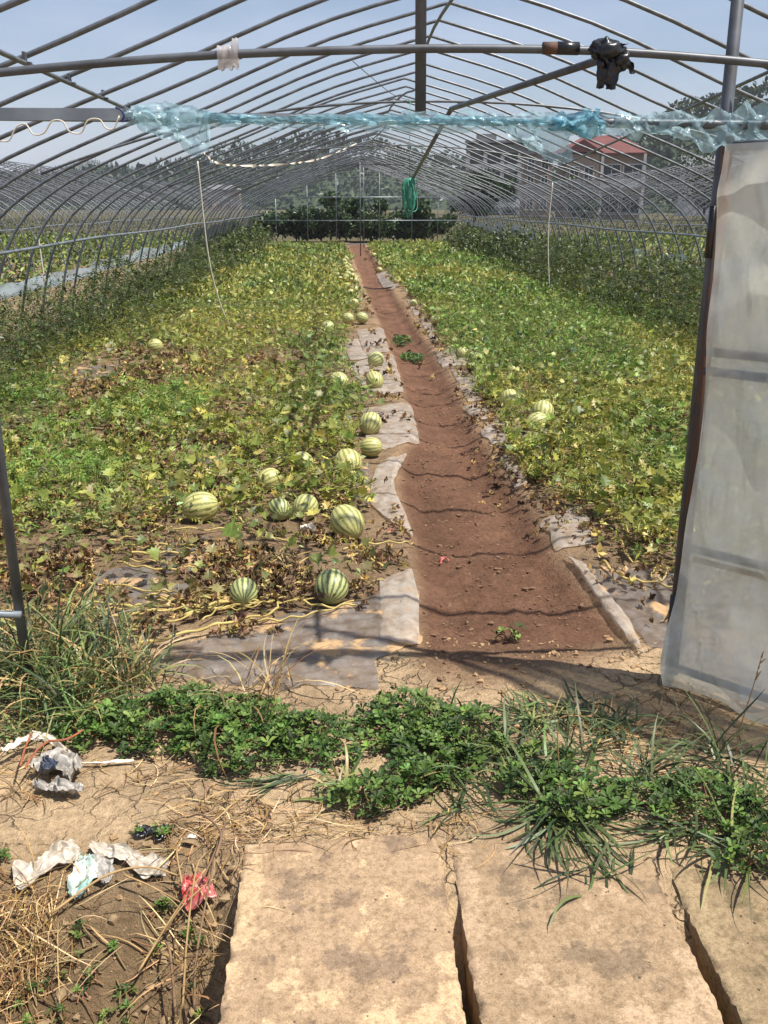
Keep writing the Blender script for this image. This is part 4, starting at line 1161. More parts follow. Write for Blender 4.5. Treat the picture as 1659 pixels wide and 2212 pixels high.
# feathery light weeds in the near part of the yellowing bed
fw = Scatter()
ell = []
for (cx, cy, rx, ry) in [(130, 1080, 140, 50), (80, 960, 110, 50), (330, 930, 120, 40), (60, 880, 90, 40), (200, 1190, 60, 30), (330, 880, 80, 30), (430, 1040, 60, 22), (100, 1240, 90, 35)]:
    a = G(cx, cy); b1 = G(cx + rx, cy); b2 = G(cx, cy - ry); ell.append((a[0], a[1], abs(b1[0] - a[0]), abs(b2[1] - a[1])))
def em(x, y):
    m_ = np.zeros_like(x)
    for a in ell: m_ = np.maximum(m_, sst(1.4, 0.3, ((x - a[0]) / a[2]) ** 2 + ((y - a[1]) / a[3]) ** 2 + (fbm(x * 4, y * 4, 2) - 0.5)))
    return m_
x, y = field(XL, 0.3, 3.4, 9, 800, lambda x, y: em(x, y) * (1 - 0.8 * deadness(x, y)))
put(fw, T_sprig, x, y, 0.075, jitter(GREEN_C, len(x)), 1.1, 0.02, 0.6)
o = fw.build('feathery_weeds', M['leaf'])
tag(o, 'feathery light green weeds between the dead melon vines', 'weeds', kind='stuff')

# crops in the neighbouring frames and rough growth beyond
TREEC = [hx('4a4a38'), hx('3e4432'), hx('5a5644')]
nb_ = Scatter()
for (x0, x1, y0, y1, dens) in [(-15.5, -6.0, 5, 46, 60), (-34, -17, 8, 60, 18), (8.4, 17, 9, 46, 55), (18.5, 34, 14, 60, 18), (-45, 45, 46, 100, 6), (5.0, 8.4, 8, 40, 60)]:
    x, y = field(x0, x1, y0, y1, dens, lambda x, y: np.clip(1.5 * fbm(x * 0.7, y * 0.7, 3), 0, 1), 3.0)
    N = len(x); h = 0.1 + 0.42 * fbm(x * 1.3, y * 1.3, 3) * rng.random(N)
    c = jitter((GREEN_R + GREEN_D) if x1 - x0 < 12 else GREEN_D[:4] + TREEC, N)
    nb_.add(T_oval, np.stack([x, y, ground_z(x, y) + h], 1), rng.uniform(0, 6.28, N), rng.normal(0.4, 0.5, N), rng.normal(0, 0.5, N), np.full(N, 0.15), c)
o = nb_.build('neighbouring_crops', M['leaf'])
tag(o, 'rough green growth under the neighbouring hoop frames', 'crops', kind='stuff')

# ------------------------------------------------------------------ melons
def melon_mesh():
    nu, nv2 = 36, 20
    a = np.linspace(0, 2 * math.pi, nu, endpoint=False); b = np.linspace(0, math.pi, nv2)
    A, B = np.meshgrid(a, b, indexing='ij')
    r = 1 + 0.012 * np.cos(13 * A) * np.sin(B)
    V = np.stack([r * np.sin(B) * np.cos(A), r * np.sin(B) * np.sin(A), 1.06 * np.cos(B) - 0.05 * np.exp(-(B / 0.22) ** 2)], -1)
    i = np.arange(nu * nv2).reshape(nu, nv2); j = np.roll(i, -1, axis=0)
    q_ = np.stack([i[:, :-1], i[:, 1:], j[:, 1:], j[:, :-1]], -1).reshape(-1, 4)
    return mesh('melon', V.reshape(-1, 3), [q_])
mm_a, mm_b = melon_mesh(), melon_mesh()
mm_a.materials.append(M['melon']); mm_b.materials.append(M['melon_dark'])
st_me = mesh('stem', *(lambda V, Q, T: (V, [T, Q]))(*tube_np([(0, 0, 0.96), (0.03, 0, 1.1), (0.12, 0.02, 1.25), (0.26, 0.02, 1.32)], [0.05, 0.04, 0.035, 0.03], 6)))
st_me.materials.append(M['vine'])
def put_melon(dx, dy, dpx, dark, ori, label, group=None, stem=True):
    x_, y_, z, r = melon_place(dx, dy, dpx)
    p2 = (x_, y_)
    o = obj('watermelon', mm_b if dark else mm_a, None)
    o.location = (p2[0], p2[1], z + r * (0.97 if stem else random.uniform(1.0, 1.3)))
    o.scale = (r * random.uniform(0.94, 1.03), r * random.uniform(0.94, 1.03), r * random.uniform(0.98, 1.12))
    o.rotation_euler = (R(ori[0]), 0, R(ori[1]))
    tag(o, label, 'watermelon', group or 'watermelons lying on the beds')
    if stem:
        s_ = obj('stem', st_me, o)
    return o
for m_ in melons: put_melon(*m_)
for (a, b, c) in row: put_melon(a, b, c, 0, (random.uniform(40, 90), random.uniform(0, 360)), 'melon in the long row lining the far stretch of the path', 'melons lining the far path', False)
for (a, b, c) in farm: put_melon(a, b, c, 0, (random.uniform(40, 90), random.uniform(0, 360)), 'small far melon dotted among leaves across the path from the long row' if a > 760 else 'small far melon among leaves behind the long row', 'far melons dotted among the leaves' if a > 760 else 'far melons behind the row', False)

# ------------------------------------------------------------------ dry vines
def vine(pts, r, lift=0.03):
    w = []
    for a, b in pts:
        p = GP(a, b); w.append((p[0], p[1], p[2] + lift + random.uniform(-0.008, 0.014)))
    n = len(pts) * 8
    q_ = spline(w, n)
    q_[:, 2] += 0.006 * np.sin(np.arange(n) * 0.9) + 0.004 * rng.normal(size=n).cumsum() * 0.3
    q_[:, 2] = np.maximum(q_[:, 2], ground_z(q_[:, 0], q_[:, 1]) + 0.008)
    rr = r * np.linspace(1.15, 0.6, n) * (1 + 0.15 * np.sin(np.arange(n) * 2.1))
    c = q_[0]
    V, Q, T = tube_np(q_ - c, rr, 6)
    o = obj('dry_vine', mesh('dry_vine', V, [T, Q]), None, M['vine'], tuple(c))
    return o
vines = [
    ([(300, 1405), (400, 1385), (500, 1365), (590, 1345), (600, 1328), (590, 1322)], 0.006, 'straw yellow vine with a hooked end lying on muddy film'),
    ([(400, 1348), (470, 1325), (560, 1305), (640, 1310), (700, 1325), (770, 1322)], 0.0065, 'long straw yellow vine running below the two dark striped melons'),
    ([(440, 1335), (540, 1315), (650, 1290)], 0.005, 'straight pale vine crossing between the two dark striped melons'),
    ([(380, 1310), (450, 1290), (520, 1240), (560, 1235)], 0.0035, 'thin pale vine slanting up towards the olive leaves'),
    ([(680, 1280), (720, 1265), (760, 1268), (830, 1262)], 0.005, 'vine lying across the dark green melon'),
    ([(280, 1210), (380, 1205), (480, 1208), (540, 1215)], 0.005, 'vine lying over grey film above the small pale melon'),
    ([(330, 1190), (420, 1195), (470, 1215), (510, 1238)], 0.005, 'forked vine among brown leaves over grey film'),
    ([(110, 1150), (260, 1140), (380, 1155), (470, 1150), (520, 1140)], 0.005, 'long vine below the pale oblong melon'),
    ([(520, 1090), (510, 1120), (530, 1140), (545, 1150)], 0.0065, 'thick upright vine loop between melons'),
    ([(500, 1060), (560, 1030), (600, 1025), (640, 1040)], 0.0065, 'thick pale vine arching over the hidden yellow melon'),
    ([(600, 1110), (680, 1105), (720, 1095)], 0.005, 'vine reaching from the tiny melon'),
    ([(830, 1240), (790, 1215), (760, 1215), (770, 1240)], 0.005, 'bent vine beside the pale streaky film edge'),
    ([(740, 1200), (800, 1190), (870, 1185), (895, 1185)], 0.0045, 'vine ending in brown leaves at the path edge'),
    ([(60, 1290), (200, 1275), (330, 1290), (430, 1325)], 0.005, 'long vine running out of the tall grass'),
    ([(90, 1335), (220, 1320), (330, 1335), (420, 1330)], 0.005, 'lower long vine running out of the tall grass'),
    ([(150, 1375), (280, 1370), (400, 1350), (520, 1310)], 0.0055, 'vine bundle strand above the broad muddy film'),
    ([(200, 1350), (340, 1340), (470, 1320), (560, 1318)], 0.005, 'straight vine strand above the broad muddy film'),
    ([(1340, 1185), (1360, 1225), (1400, 1235), (1470, 1245)], 0.005, 'pale vine curling out of the green bed by the door'),
    ([(1300, 1230), (1340, 1260), (1400, 1275), (1480, 1290)], 0.006, 'lower pale vine curling on the film by the door'),
    ([(1420, 1230), (1405, 1260), (1430, 1270), (1440, 1250)], 0.004, 'small curled vine loop on the film by the door'),
    ([(1200, 1080), (1260, 1095), (1330, 1090), (1390, 1088)], 0.005, 'vine at the near end of the green bed'),
    ([(560, 870), (620, 850), (680, 860)], 0.006, 'vine among yellowing leaves near the melon set back from the pair'),
    ([(430, 905), (470, 880), (510, 885), (560, 910)], 0.006, 'pale vine across the middle of the yellowing bed'),
    ([(480, 830), (540, 815), (580, 830)], 0.007, 'vine over the brown patch of the yellowing bed'),
]
for pts, r, lab in vines:
    tag(vine(pts, r), lab, 'vine', 'dry melon vines')
for k in range(26):
    x0 = random.uniform(180, 560); y0 = random.uniform(1290, 1375) if k < 16 else random.uniform(1150, 1290)
    a = random.uniform(-0.25, 0.1); L0 = random.uniform(110, 260)
    tag(vine([(x0 + L0 * t_ * math.cos(a), y0 + L0 * t_ * math.sin(a) + random.uniform(-9, 9)) for t_ in (0, 0.3, 0.6, 1)], random.uniform(0.003, 0.005)), 'loose straw yellow vine strand in the tangle above the muddy film', 'vine', 'tangled vine strands')

# ------------------------------------------------------------------ grass
def blades(root, N, length, spread, up, width, cols, seedr=0.03, droop=1.0, dirn=None):
    """vectorised arching blades: V, Q, colours"""
    k = 7
    ang = rng.uniform(0, 6.283, N) if dirn is None else rng.normal(dirn[0], dirn[1], N)
    Ln = length * np.clip(rng.normal(1, 0.3, N), 0.35, 1.7)
    el = np.clip(rng.normal(up, spread, N), 0.03, 1.5)
    x0 = root[0] + rng.normal(0, seedr, N); y0 = root[1] + rng.normal(0, seedr, N)
    z0 = ground_z(x0, y0) + 0.002
    s = np.linspace(0, 1, k)
    bend = droop * rng.uniform(0.5, 1.4, N)
    e = el[:, None] - bend[:, None] * s[None] ** 1.3 * 1.2
    ds = Ln[:, None] / (k - 1)
    side = rng.normal(0, 0.35, N)[:, None] * s[None]
    A = ang[:, None] + side
    hx_ = np.cumsum(np.cos(e) * ds, 1) - (np.cos(e) * ds)[:, :1]
    hz = np.cumsum(np.sin(e) * ds, 1) - (np.sin(e) * ds)[:, :1]
    cx = x0[:, None] + np.cos(A) * hx_; cy = y0[:, None] + np.sin(A) * hx_
    cz = np.maximum(z0[:, None] + hz, ground_z(cx, cy) + 0.004 + 0.012 * rng.random((N, 1)))
    w = width * np.clip(rng.normal(1, 0.25, N), 0.4, 1.6)[:, None] * np.array([0.55, 0.9, 1, 0.95, 0.8, 0.5, 0.04])[None]
    tx = -np.sin(A); ty = np.cos(A)
    tw = rng.normal(0, 0.5, N)[:, None]
    Lp = np.stack([cx + tx * w * np.cos(tw), cy + ty * w * np.cos(tw), cz + w * np.sin(tw)], -1)
    Rp = np.stack([cx - tx * w * np.cos(tw), cy - ty * w * np.cos(tw), cz - w * np.sin(tw) * 0.5], -1)
    V = np.stack([Lp, Rp], 2).reshape(-1, 3)
    b = (np.arange(N) * 2 * k)[:, None] + (np.arange(k - 1) * 2)[None]
    Q = np.stack([b, b + 1, b + 3, b + 2], -1).reshape(-1, 4)
    return V, Q, np.repeat(jitter(cols, N, 0.2, 0.06), 2 * k, axis=0)

GRS = [hx(c) for c in ('4b5a35', '3f4d2f', '5a6a3c', '354429', '68764a')]
GRS_Y = [hx(c) for c in ('6d8046', '8a8f55', 'a59a63', '566c3b')]
HAY = [hx(c) for c in ('b89a6c', '9f8052', '8a6c44', 'c4ab80', '75593c')]
def tuft(dx, dy, N, length, up, spread, width, cols, label, group, m='grass', name='grass_tuft', droop=1.0, seedr=0.03, dirn=None, cat='grass'):
    p = GP(dx, dy)
    V, Q, C_ = blades(p, N, length, spread, up, width, cols, seedr, droop, dirn)
    o = obj(name, mesh(name, V - p, [Q], True, C_), None, M[m], tuple(p))
    return tag(o, label, cat, group)
g1 = 'sprawling crabgrass tufts in front of the doorway'
for (dx, dy, N, ln, up, lab) in [
    (1215, 1760, 160, 0.26, 0.2, 'big sprawling grass tuft spreading flat blades over a slab end'),
    (1150, 1700, 60, 0.20, 0.6, 'grass tuft behind the big sprawling one'),
    (1090, 1630, 80, 0.19, 0.6, 'grass tuft between two low weed mats'),
    (960, 1570, 40, 0.20, 0.9, 'upright grass tuft rising from the weed mat at the path mouth'),
    (1230, 1640, 50, 0.22, 0.8, 'grass tuft on the bare soil before the door'),
    (1330, 1580, 70, 0.16, 0.6, 'grass tuft by the foot of the door'),
    (1150, 1560, 110, 0.15, 0.5, 'matted grass at the mouth of the path'),
    (1240, 1555, 90, 0.15, 0.5, 'matted grass next to the path mouth on the door side'),
    (1000, 1680, 40, 0.18, 0.7, 'thin grass tuft in the middle weed mat'),
    (1400, 1690, 60, 0.22, 0.8, 'grass tuft between the big sprawling tuft and the door'),
    (1560, 1660, 60, 0.25, 0.9, 'tall seeding grass under the hem of the door'),
    (1620, 1760, 60, 0.25, 0.8, 'grass tuft in the dense weed mat near the door'),
    (1480, 1800, 60, 0.20, 0.6, 'grass tuft overhanging the greenish slab'),
    (1590, 1850, 40, 0.22, 0.7, 'grass blades arching over the greenish slab'),
    (1010, 1740, 30, 0.16, 0.5, 'small grass tuft at the end of the middle slab'),
    (1290, 1880, 26, 0.20, 0.35, 'few flat grass blades lying on the middle slab'),
]:
    tuft(dx, dy, int(N * 0.75), ln * 0.85, up, 0.3, 0.0036, GRS if random.random() < 0.75 else GRS + GRS_Y, lab, g1, seedr=0.035, droop=0.9)
g2 = 'tall grass at the foot of the doorpost'
for i, (dx, dy, N, ln) in enumerate([(60, 1500, 150, 0.34), (150, 1500, 170, 0.34), (235, 1500, 130, 0.30), (20, 1430, 90, 0.36), (110, 1420, 120, 0.32), (190, 1420, 110, 0.30), (280, 1470, 70, 0.26), (160, 1560, 120, 0.24), (60, 1570, 80, 0.2), (-60, 1500, 120, 0.36)]):
    tuft(dx, dy, int(N * 0.75), ln * 0.95, 1.15, 0.3, 0.0034, GRS + GRS_Y + GRS_Y + HAY[:2], 'tall leaning grass tuft around the foot of the doorpost', g2, droop=1.1, seedr=0.07)
for i, (dx, dy) in enumerate([(300, 1500), (250, 1430), (40, 1480), (580, 1500), (520, 1540)]):
    tuft(dx, dy, 22, 0.30, 1.2, 0.25, 0.003, HAY, 'dry bleached grass stems among the green grass', 'dry grass among green grass', droop=1.0, seedr=0.05, cat='dry grass')
tuft(740, 1710, 40, 0.10, 0.8, 0.3, 0.004, GRS_Y, 'small star shaped grass sprout beside the lowest weed mat', g1)
tuft(640, 1690, 22, 0.20, 0.12, 0.1, 0.003, GRS, 'thin grass runners creeping over the cracked soil', g1, dirn=(math.pi, 0.35))
# seed heads
def seedhead(pts, t, label):
    w = [P(a, b, t) for a, b in pts]
    q_ = spline(w, 18); n = len(q_)
    b = MB().tube(q_ - q_[0], np.linspace(0.0022, 0.0012, n), 5)
    o = b.build('seed_grass', M['straw'], None, loc=None); o.location = tuple(q_[0])
    for k in range(n - 5, n):
        s_ = MB().tube([q_[k] - q_[0], q_[k] - q_[0] + np.array((random.uniform(-.02, .02), 0.005, random.uniform(0.0, 0.03)))], [0.003, 0.001], 5).build('spikelet', M['straw'], o)
    return tag(o, label, 'grass', 'seeding grass stems')
y_ = GP(1590, 1630)[1]
seedhead([(1590, 1630), (1600, 1570), (1625, 1490), (1645, 1420)], y_, 'single seeding grass stem rising in front of the door film')
y_ = GP(1200, 1700)[1]
seedhead([(1210, 1690), (1205, 1600), (1212, 1550), (1280, 1548)], y_, 'dry bent grass stem over the matted grass')

# dry straw in the ditch
for (dx, dy, N, ln, up) in [(20, 2010, 90, 0.20, 0.8), (60, 2060, 90, 0.18, 0.7), (10, 2110, 80, 0.18, 0.7), (90, 2120, 60, 0.15, 0.6), (440, 1830, 70, 0.12, 0.6), (470, 1800, 70, 0.14, 0.4), (380, 2050, 40, 0.18, 0.5), (30, 1950, 70, 0.14, 0.6), (120, 1990, 40, 0.14, 0.5),
                            (440, 2060, 40, 0.2, 0.9), (420, 2160, 40, 0.2, 0.8), (-40, 2050, 80, 0.2, 0.8)]:
    tuft(dx, dy, int(N * 0.6), ln * 0.85, up, 0.4, 0.0015, HAY, 'bleached dry straw tuft on the side of the ditch', 'straw tufts in the ditch', 'dryleaf', 'straw_tuft', 0.8, 0.05, cat='straw')
for (dx, dy) in [(120, 1680), (470, 1760), (560, 1775), (650, 1770), (760, 1785), (960, 1790), (420, 1790), (1330, 1600), (1420, 1560), (1250, 1560), (1480, 1570), (1380, 1640), (60, 1690), (330, 1680)]:
    tuft(dx, dy, 45, 0.10, 0.15, 0.15, 0.0016, HAY + DEAD[:2], 'flattened dry root hairs and straw on the bare soil', 'flattened straw on the soil', 'dryleaf', 'straw_litter', 0.5, 0.07, cat='straw')
def stalk(pts, r, label, m='straw', lift=0.015, name='straw_stalk'):
    w = [GP(a, b, lift + h) for a, b, h in pts]
    n = len(pts) * 6; q_ = spline(w, n)
    V, Q, T = tube_np(q_ - q_[0], r * np.linspace(1, 0.6, n), 6)
    o = obj(name, mesh(name, V, [T, Q]), None, M[m], tuple(q_[0]))
    return tag(o, label, 'stalk', 'loose stalks in the ditch')
stalk([(110, 1985, .0), (230, 1925, .03), (320, 1905, .03), (395, 1905, .0)], 0.0035, 'long dry stalk lying below the white rags')
stalk([(270, 1915, .02), (330, 1940, .02), (400, 1965, .0)], 0.0028, 'shorter dry stalk crossing the ditch slope')
stalk([(300, 2110, .0), (380, 2030, .06), (450, 1960, .10)], 0.0032, 'slanting straw stalk leaning towards the slab')
stalk([(330, 2060, .0), (400, 2010, .06), (465, 1975, .09)], 0.0025, 'thin straw stalk leaning towards the slab')
stalk([(395, 2190, .0), (410, 2090, .08), (430, 1980, .12), (450, 1940, .12)], 0.003, 'upright straw stalk close to the slab edge')
stalk([(420, 2190, .0), (430, 2110, .06), (470, 1950, .12)], 0.0035, 'brown stalk hugging the slab edge', 'stalk')
stalk([(380, 2200, .0), (372, 2110, .05), (360, 2060, .02)], 0.004, 'dark brown dead stalk in the ditch', 'stalk')
stalk([(470, 1905, .06), (480, 1850, .06), (440, 1805, .05), (405, 1790, .02)], 0.004, 'bent brown root at the corner of the worn pale slab', 'stalk')
stalk([(440, 1930, .03), (470, 1880, .05), (490, 1820, .05)], 0.0035, 'thin root along the worn pale slab edge', 'stalk')
stalk([(395, 1925, .0), (385, 1880, .04), (392, 1840, .02)], 0.003, 'short stalk beside the red plastic', 'straw')

# ------------------------------------------------------------------ purslane mats
T_rose_v, T_rose_t = [], []
for k in range(6):
    a = k * 2 * math.pi / 6 + 0.2; ca_, sa_ = math.cos(a), math.sin(a); s0 = 1.0 if k % 2 else 0.75; el = 0.35 if k % 2 else 0.75
    ov = [(0, 0.05, 0), (0.16, 0.45, .03), (0.24, 0.75, .05), (0.12, 0.98, .02), (-0.12, 0.98, .02), (-0.24, 0.75, .05), (-0.16, 0.45, .03)]
    base = len(T_rose_v)
    for (px, py, pz) in ov:
        r_ = py * s0 * math.cos(el); zz2 = py * s0 * math.sin(el) * 0.7 + pz
        T_rose_v.append((ca_ * r_ - sa_ * px * s0, sa_ * r_ + ca_ * px * s0, zz2))
    T_rose_t += [(base, base + i, base + i + 1) for i in range(1, 6)]
T_rose = (np.array(T_rose_v), np.array(T_rose_t))
PUR = [hx(c) for c in ('4a632b', '587033', '3f5627', '687f3c', '364a23')]
def purslane(dx, dy, rx, ry, label, dens=2600, hmax=0.085, size=0.023, name='purslane_plant', group='low purslane mats before the doorway'):
    c = GP(dx, dy); ax = pxsize(rx, c); ay = abs(G(dx, dy - ry, c[2])[1] - c[1])
    N = int(dens * 3.14 * ax * ay * 1.3)
    a = rng.uniform(0, 6.283, N); r = np.sqrt(rng.random(N)) * 1.12
    lim = 0.72 + 0.6 * fbm(np.cos(a) * 2.5 + dx, np.sin(a) * 2.5 + dy, 3)
    k = r < lim; a, r, lim = a[k], r[k], lim[k]; N = len(a)
    x = c[0] + ax * r * np.cos(a); y = c[1] + ay * r * np.sin(a)
    dome = np.clip(1 - (r / lim) ** 2, 0, 1) ** 0.5
    h = 0.012 + hmax * dome * (0.45 + 0.9 * fbm(x * 9, y * 9, 3)) * rng.random(N) ** 0.45
    z0 = ground_z(x, y)
    s_ = Scatter()
    s_.add(T_rose, np.stack([x, y, z0 + h], 1), rng.uniform(0, 6.28, N), rng.normal(0, 0.35, N), rng.normal(0, 0.35, N), size * np.clip(rng.normal(1, 0.25, N), 0.5, 1.6), jitter(PUR, N, 0.2))
    e = empty(name, tuple(c))
    s_.build('foliage', M['purslane'], e, None).location = (0, 0, 0)
    fo = e.children[0]; fo.matrix_parent_inverse = Matrix.Translation(-Vector(c))
    b = MB()
    for k in range(min(60, max(6, N // 12))):
        j = rng.integers(0, N)
        p0 = np.array((c[0] + rng.normal(0, 0.02), c[1] + rng.normal(0, 0.02), 0)); p0[2] = gz(p0[0], p0[1]) + 0.005
        p1 = np.array((x[j], y[j], z0[j] + h[j]))
        mid = (p0 + p1) / 2; mid[2] = gz(mid[0], mid[1]) + 0.012
        b.tube(spline([p0, mid, p1], 7), 0.0022, 5, False)
    so = b.build('stems', M['redstem'], e); so.matrix_parent_inverse = Matrix.Translation(-Vector(c))
    return tag(e, label, 'weed', group)
M['redstem'] = simple('reddish_stem', hx('8a5a44'), hx('6e6a3c'), 0.6, 0, 12)
for a in [
    (370, 1570, 140, 62, 'thick purslane mat beside the tall grass'),
    (520, 1600, 140, 72, 'broad purslane mat in the middle of the green verge'),
    (690, 1615, 120, 55, 'purslane mat tapering towards the path mouth'),
    (200, 1590, 90, 38, 'purslane under the tall grass by the doorpost'),
    (880, 1570, 100, 55, 'purslane mat at the mouth of the path'),
    (930, 1640, 90, 60, 'purslane mat just below the path mouth'),
    (1010, 1600, 90, 50, 'purslane mixed with grass at the path mouth'),
    (800, 1745, 85, 36, 'small separate purslane patch nearest the worn pale slab'),
    (880, 1700, 60, 40, 'purslane linking the small patch to the verge'),
    (1180, 1690, 110, 50, 'purslane mat behind the big sprawling grass tuft'),
    (1260, 1750, 100, 45, 'purslane mat under the big sprawling grass tuft'),
    (1390, 1740, 90, 40, 'purslane between the sprawling grass and the dense mat'),
    (1530, 1760, 110, 70, 'dense dark purslane mat near the door'),
    (1640, 1800, 70, 70, 'purslane mat running on beyond the dense one'),
    (1600, 1880, 70, 30, 'purslane edge touching the greenish slab'),
]:
    purslane(*a, dens=2600 if a[0] < 1000 else 1900)
for (dx, dy) in [(30, 2160), (80, 2130), (120, 2100), (170, 2130), (60, 2190), (130, 2170), (200, 2090), (235, 2045), (330, 2045), (400, 2000), (340, 1965), (360, 1960), (230, 2150), (265, 2140), (270, 2110), (430, 2030), (175, 2010), (345, 1805), (300, 1805), (375, 1800), (10, 1853), (425, 2180), (310, 2180), (200, 2180), (95, 2190), (260, 2180), (410, 2130), (160, 2060)]:
    purslane(dx, dy, random.uniform(10, 20), random.uniform(7, 14), 'tiny green weed seedling on the ditch slope', 5000, 0.02, 0.013, 'weed_seedling', 'seedlings on the ditch slope')
for (dx, dy, rx) in [(890, 778, 26), (868, 738, 18), (1100, 1385, 40)]:
    purslane(dx, dy, rx, 10, 'small weed growing in the trodden path', 900, 0.05, 0.03, 'path_weed', 'weeds in the path')

# ------------------------------------------------------------------ litter
def rag_sheet(pts, width, label, m, seed, name='plastic_rag', cat='plastic rag', n=80, nw=20, crump=0.022, group=None, lift=0.012):
    """crumpled ribbon of plastic lying along picture points"""
    w = np.array([GP(a, b) for a, b in pts]); p = spline(w, n)
    t = np.gradient(p, axis=0); t[:, 2] = 0; t /= np.linalg.norm(t, axis=1)[:, None]
    nn_ = np.stack([-t[:, 1], t[:, 0], 0 * t[:, 0]], 1)
    v = np.linspace(-0.5, 0.5, nw); f = np.linspace(0, 1, n)
    FV, VV = np.meshgrid(f, v, indexing='ij')
    wd = width * (0.35 + 1.0 * fbm(f * 4 + seed, f * 0 + seed, 3))[:, None] * np.sin(np.pi * np.clip(f * 0.94 + 0.03, 0, 1))[:, None] ** 0.35
    off = VV * wd + (fbm(FV * 5 + seed, VV * 2 + 7, 3) - 0.5) * width * 0.5
    x = p[:, None, 0] + nn_[:, None, 0] * off; y = p[:, None, 1] + nn_[:, None, 1] * off
    L0 = np.linalg.norm(np.diff(p, axis=0), axis=1).sum()
    z = ground_z(x, y) + lift + crump * np.abs(fbm(FV * L0 * 15 + seed, VV * 3 + seed, 4) - 0.45) * 2.4 + crump * 0.25 * np.abs(np.sin(VV * 9 + 5 * fbm(FV * 6, VV * 2, 2)))
    c = p[n // 2]
    o = obj(name, None) if False else None
    b = MB().grid(np.stack([x, y, z], -1))
    o = b.build(name, m, None, True, loc=tuple(c))
    return tag(o, label, cat, group)
M['rag'] = simple('dirty_white_plastic', hx('bab1a2'), hx('978a77'), 0.45, 0, 16, bmp=0.3)
M['rag_teal'] = simple('white_plastic_teal_print', hx('c9c3b6'), hx('7fa79c'), 0.45, 0, 12, bmp=0.2)
M['rag_grey'] = simple('grey_white_plastic', hx('aaa59c'), hx('7f786e'), 0.45, 0, 18, bmp=0.3)
rag_sheet([(30, 1905), (80, 1890), (130, 1860), (170, 1840)], 0.11, 'crumpled white plastic rag spread on the ditch slope', M['rag'], 3.0)
rag_sheet([(190, 1860), (180, 1900), (170, 1945)], 0.07, 'white plastic rag with faded teal print', M['rag_teal'], 8.0)
rag_sheet([(200, 1840), (260, 1855), (320, 1880), (362, 1885)], 0.05, 'twisted white plastic strip beside the black scrap', M['rag'], 12.0, crump=0.025)
rag_sheet([(210, 1850), (225, 1880), (235, 1910)], 0.07, 'dirty grey plastic film between white rags', M['rag_grey'], 15.0)
rag_sheet([(10, 1655), (60, 1628), (100, 1625), (150, 1655)], 0.022, 'white plastic strap arching over the rubbish heap', M['white_plastic'], 17.0, 'plastic_strap', 'strap', crump=0.03, lift=0.04)
rag_sheet([(150, 1658), (220, 1657), (290, 1652)], 0.012, 'thin white plastic strap running into the purslane', M['white_plastic'], 19.0, 'plastic_strap', 'strap', crump=0.008)
rag_sheet([(90, 1690), (120, 1660), (150, 1680), (160, 1700)], 0.10, 'grey plastic bag heap wound with dry roots', M['rag_grey'], 21.0, crump=0.06)
rag_sheet([(80, 1712), (130, 1720), (180, 1725)], 0.06, 'flattened grey plastic film below the bag heap', M['rag_grey'], 23.0, crump=0.04)
M['navyfilm'] = simple('dark_blue_plastic', hx('39404f'), hx('272c38'), 0.4, 0, 14)
rag_sheet([(102, 1680), (112, 1695), (120, 1705)], 0.045, 'dark blue plastic shred in the bag heap', M['navyfilm'], 25.0, lift=0.06)
for pts, lab in (([(50, 1700), (60, 1660), (75, 1625)], 'faded red string over the white strap'), ([(60, 1705), (85, 1665), (110, 1645)], 'second faded red string over the bag heap'), ([(110, 1645), (150, 1640), (185, 1620)], 'faded red string end trailing towards the tall grass')):
    w = [GP(a, b, 0.07) for a, b in pts]
    o = MB().tube(spline(w, 14), 0.0035, 6).build('red_string', M['redstring']); tag(o, lab, 'string', 'faded red strings')
rag_sheet([(292, 1812), (320, 1803), (345, 1808), (366, 1812)], 0.045, 'black plastic scrap on the cracked soil', M['black'], 31.0, crump=0.012)
rag_sheet([(398, 1912), (420, 1935), (445, 1948), (462, 1935)], 0.06, 'torn red plastic wrapper beside the worn pale slab', M['red'], 33.0, name='red_wrapper', cat='wrapper', crump=0.03, lift=0.02)
rag_sheet([(650, 1176), (665, 1174), (680, 1177)], 0.035, 'white paper scrap beside the large yellow striped melon', M['white_plastic'], 35.0, name='paper_scrap', cat='paper', crump=0.03, lift=0.07)
rag_sheet([(948, 1219), (958, 1220), (970, 1222)], 0.012, 'thin red plastic sliver on the path', M['red'], 37.0, name='red_sliver', cat='plastic', crump=0.01)
p = GP(414, 1815)
b = MB().grid(crumpled(0, 0, 0.013, 0.013, 0.009, 2.0, 20, 12, 0.12))
o = b.build('white_pebble', M['pebble'], None); o.location = (p[0], p[1], p[2] + 0.007)
tag(o, 'round white pebble at the lip of the ditch', 'pebble')
o = MB().tube(spline([GP(785, 622, 0.02), GP(805, 627, 0.03), GP(830, 626, 0.03), GP(850, 622, 0.02)], 16), 0.012, 6).build('irrigation_hose', M['black'])
tag(o, 'thin black hose crossing the path by the light film', 'hose')

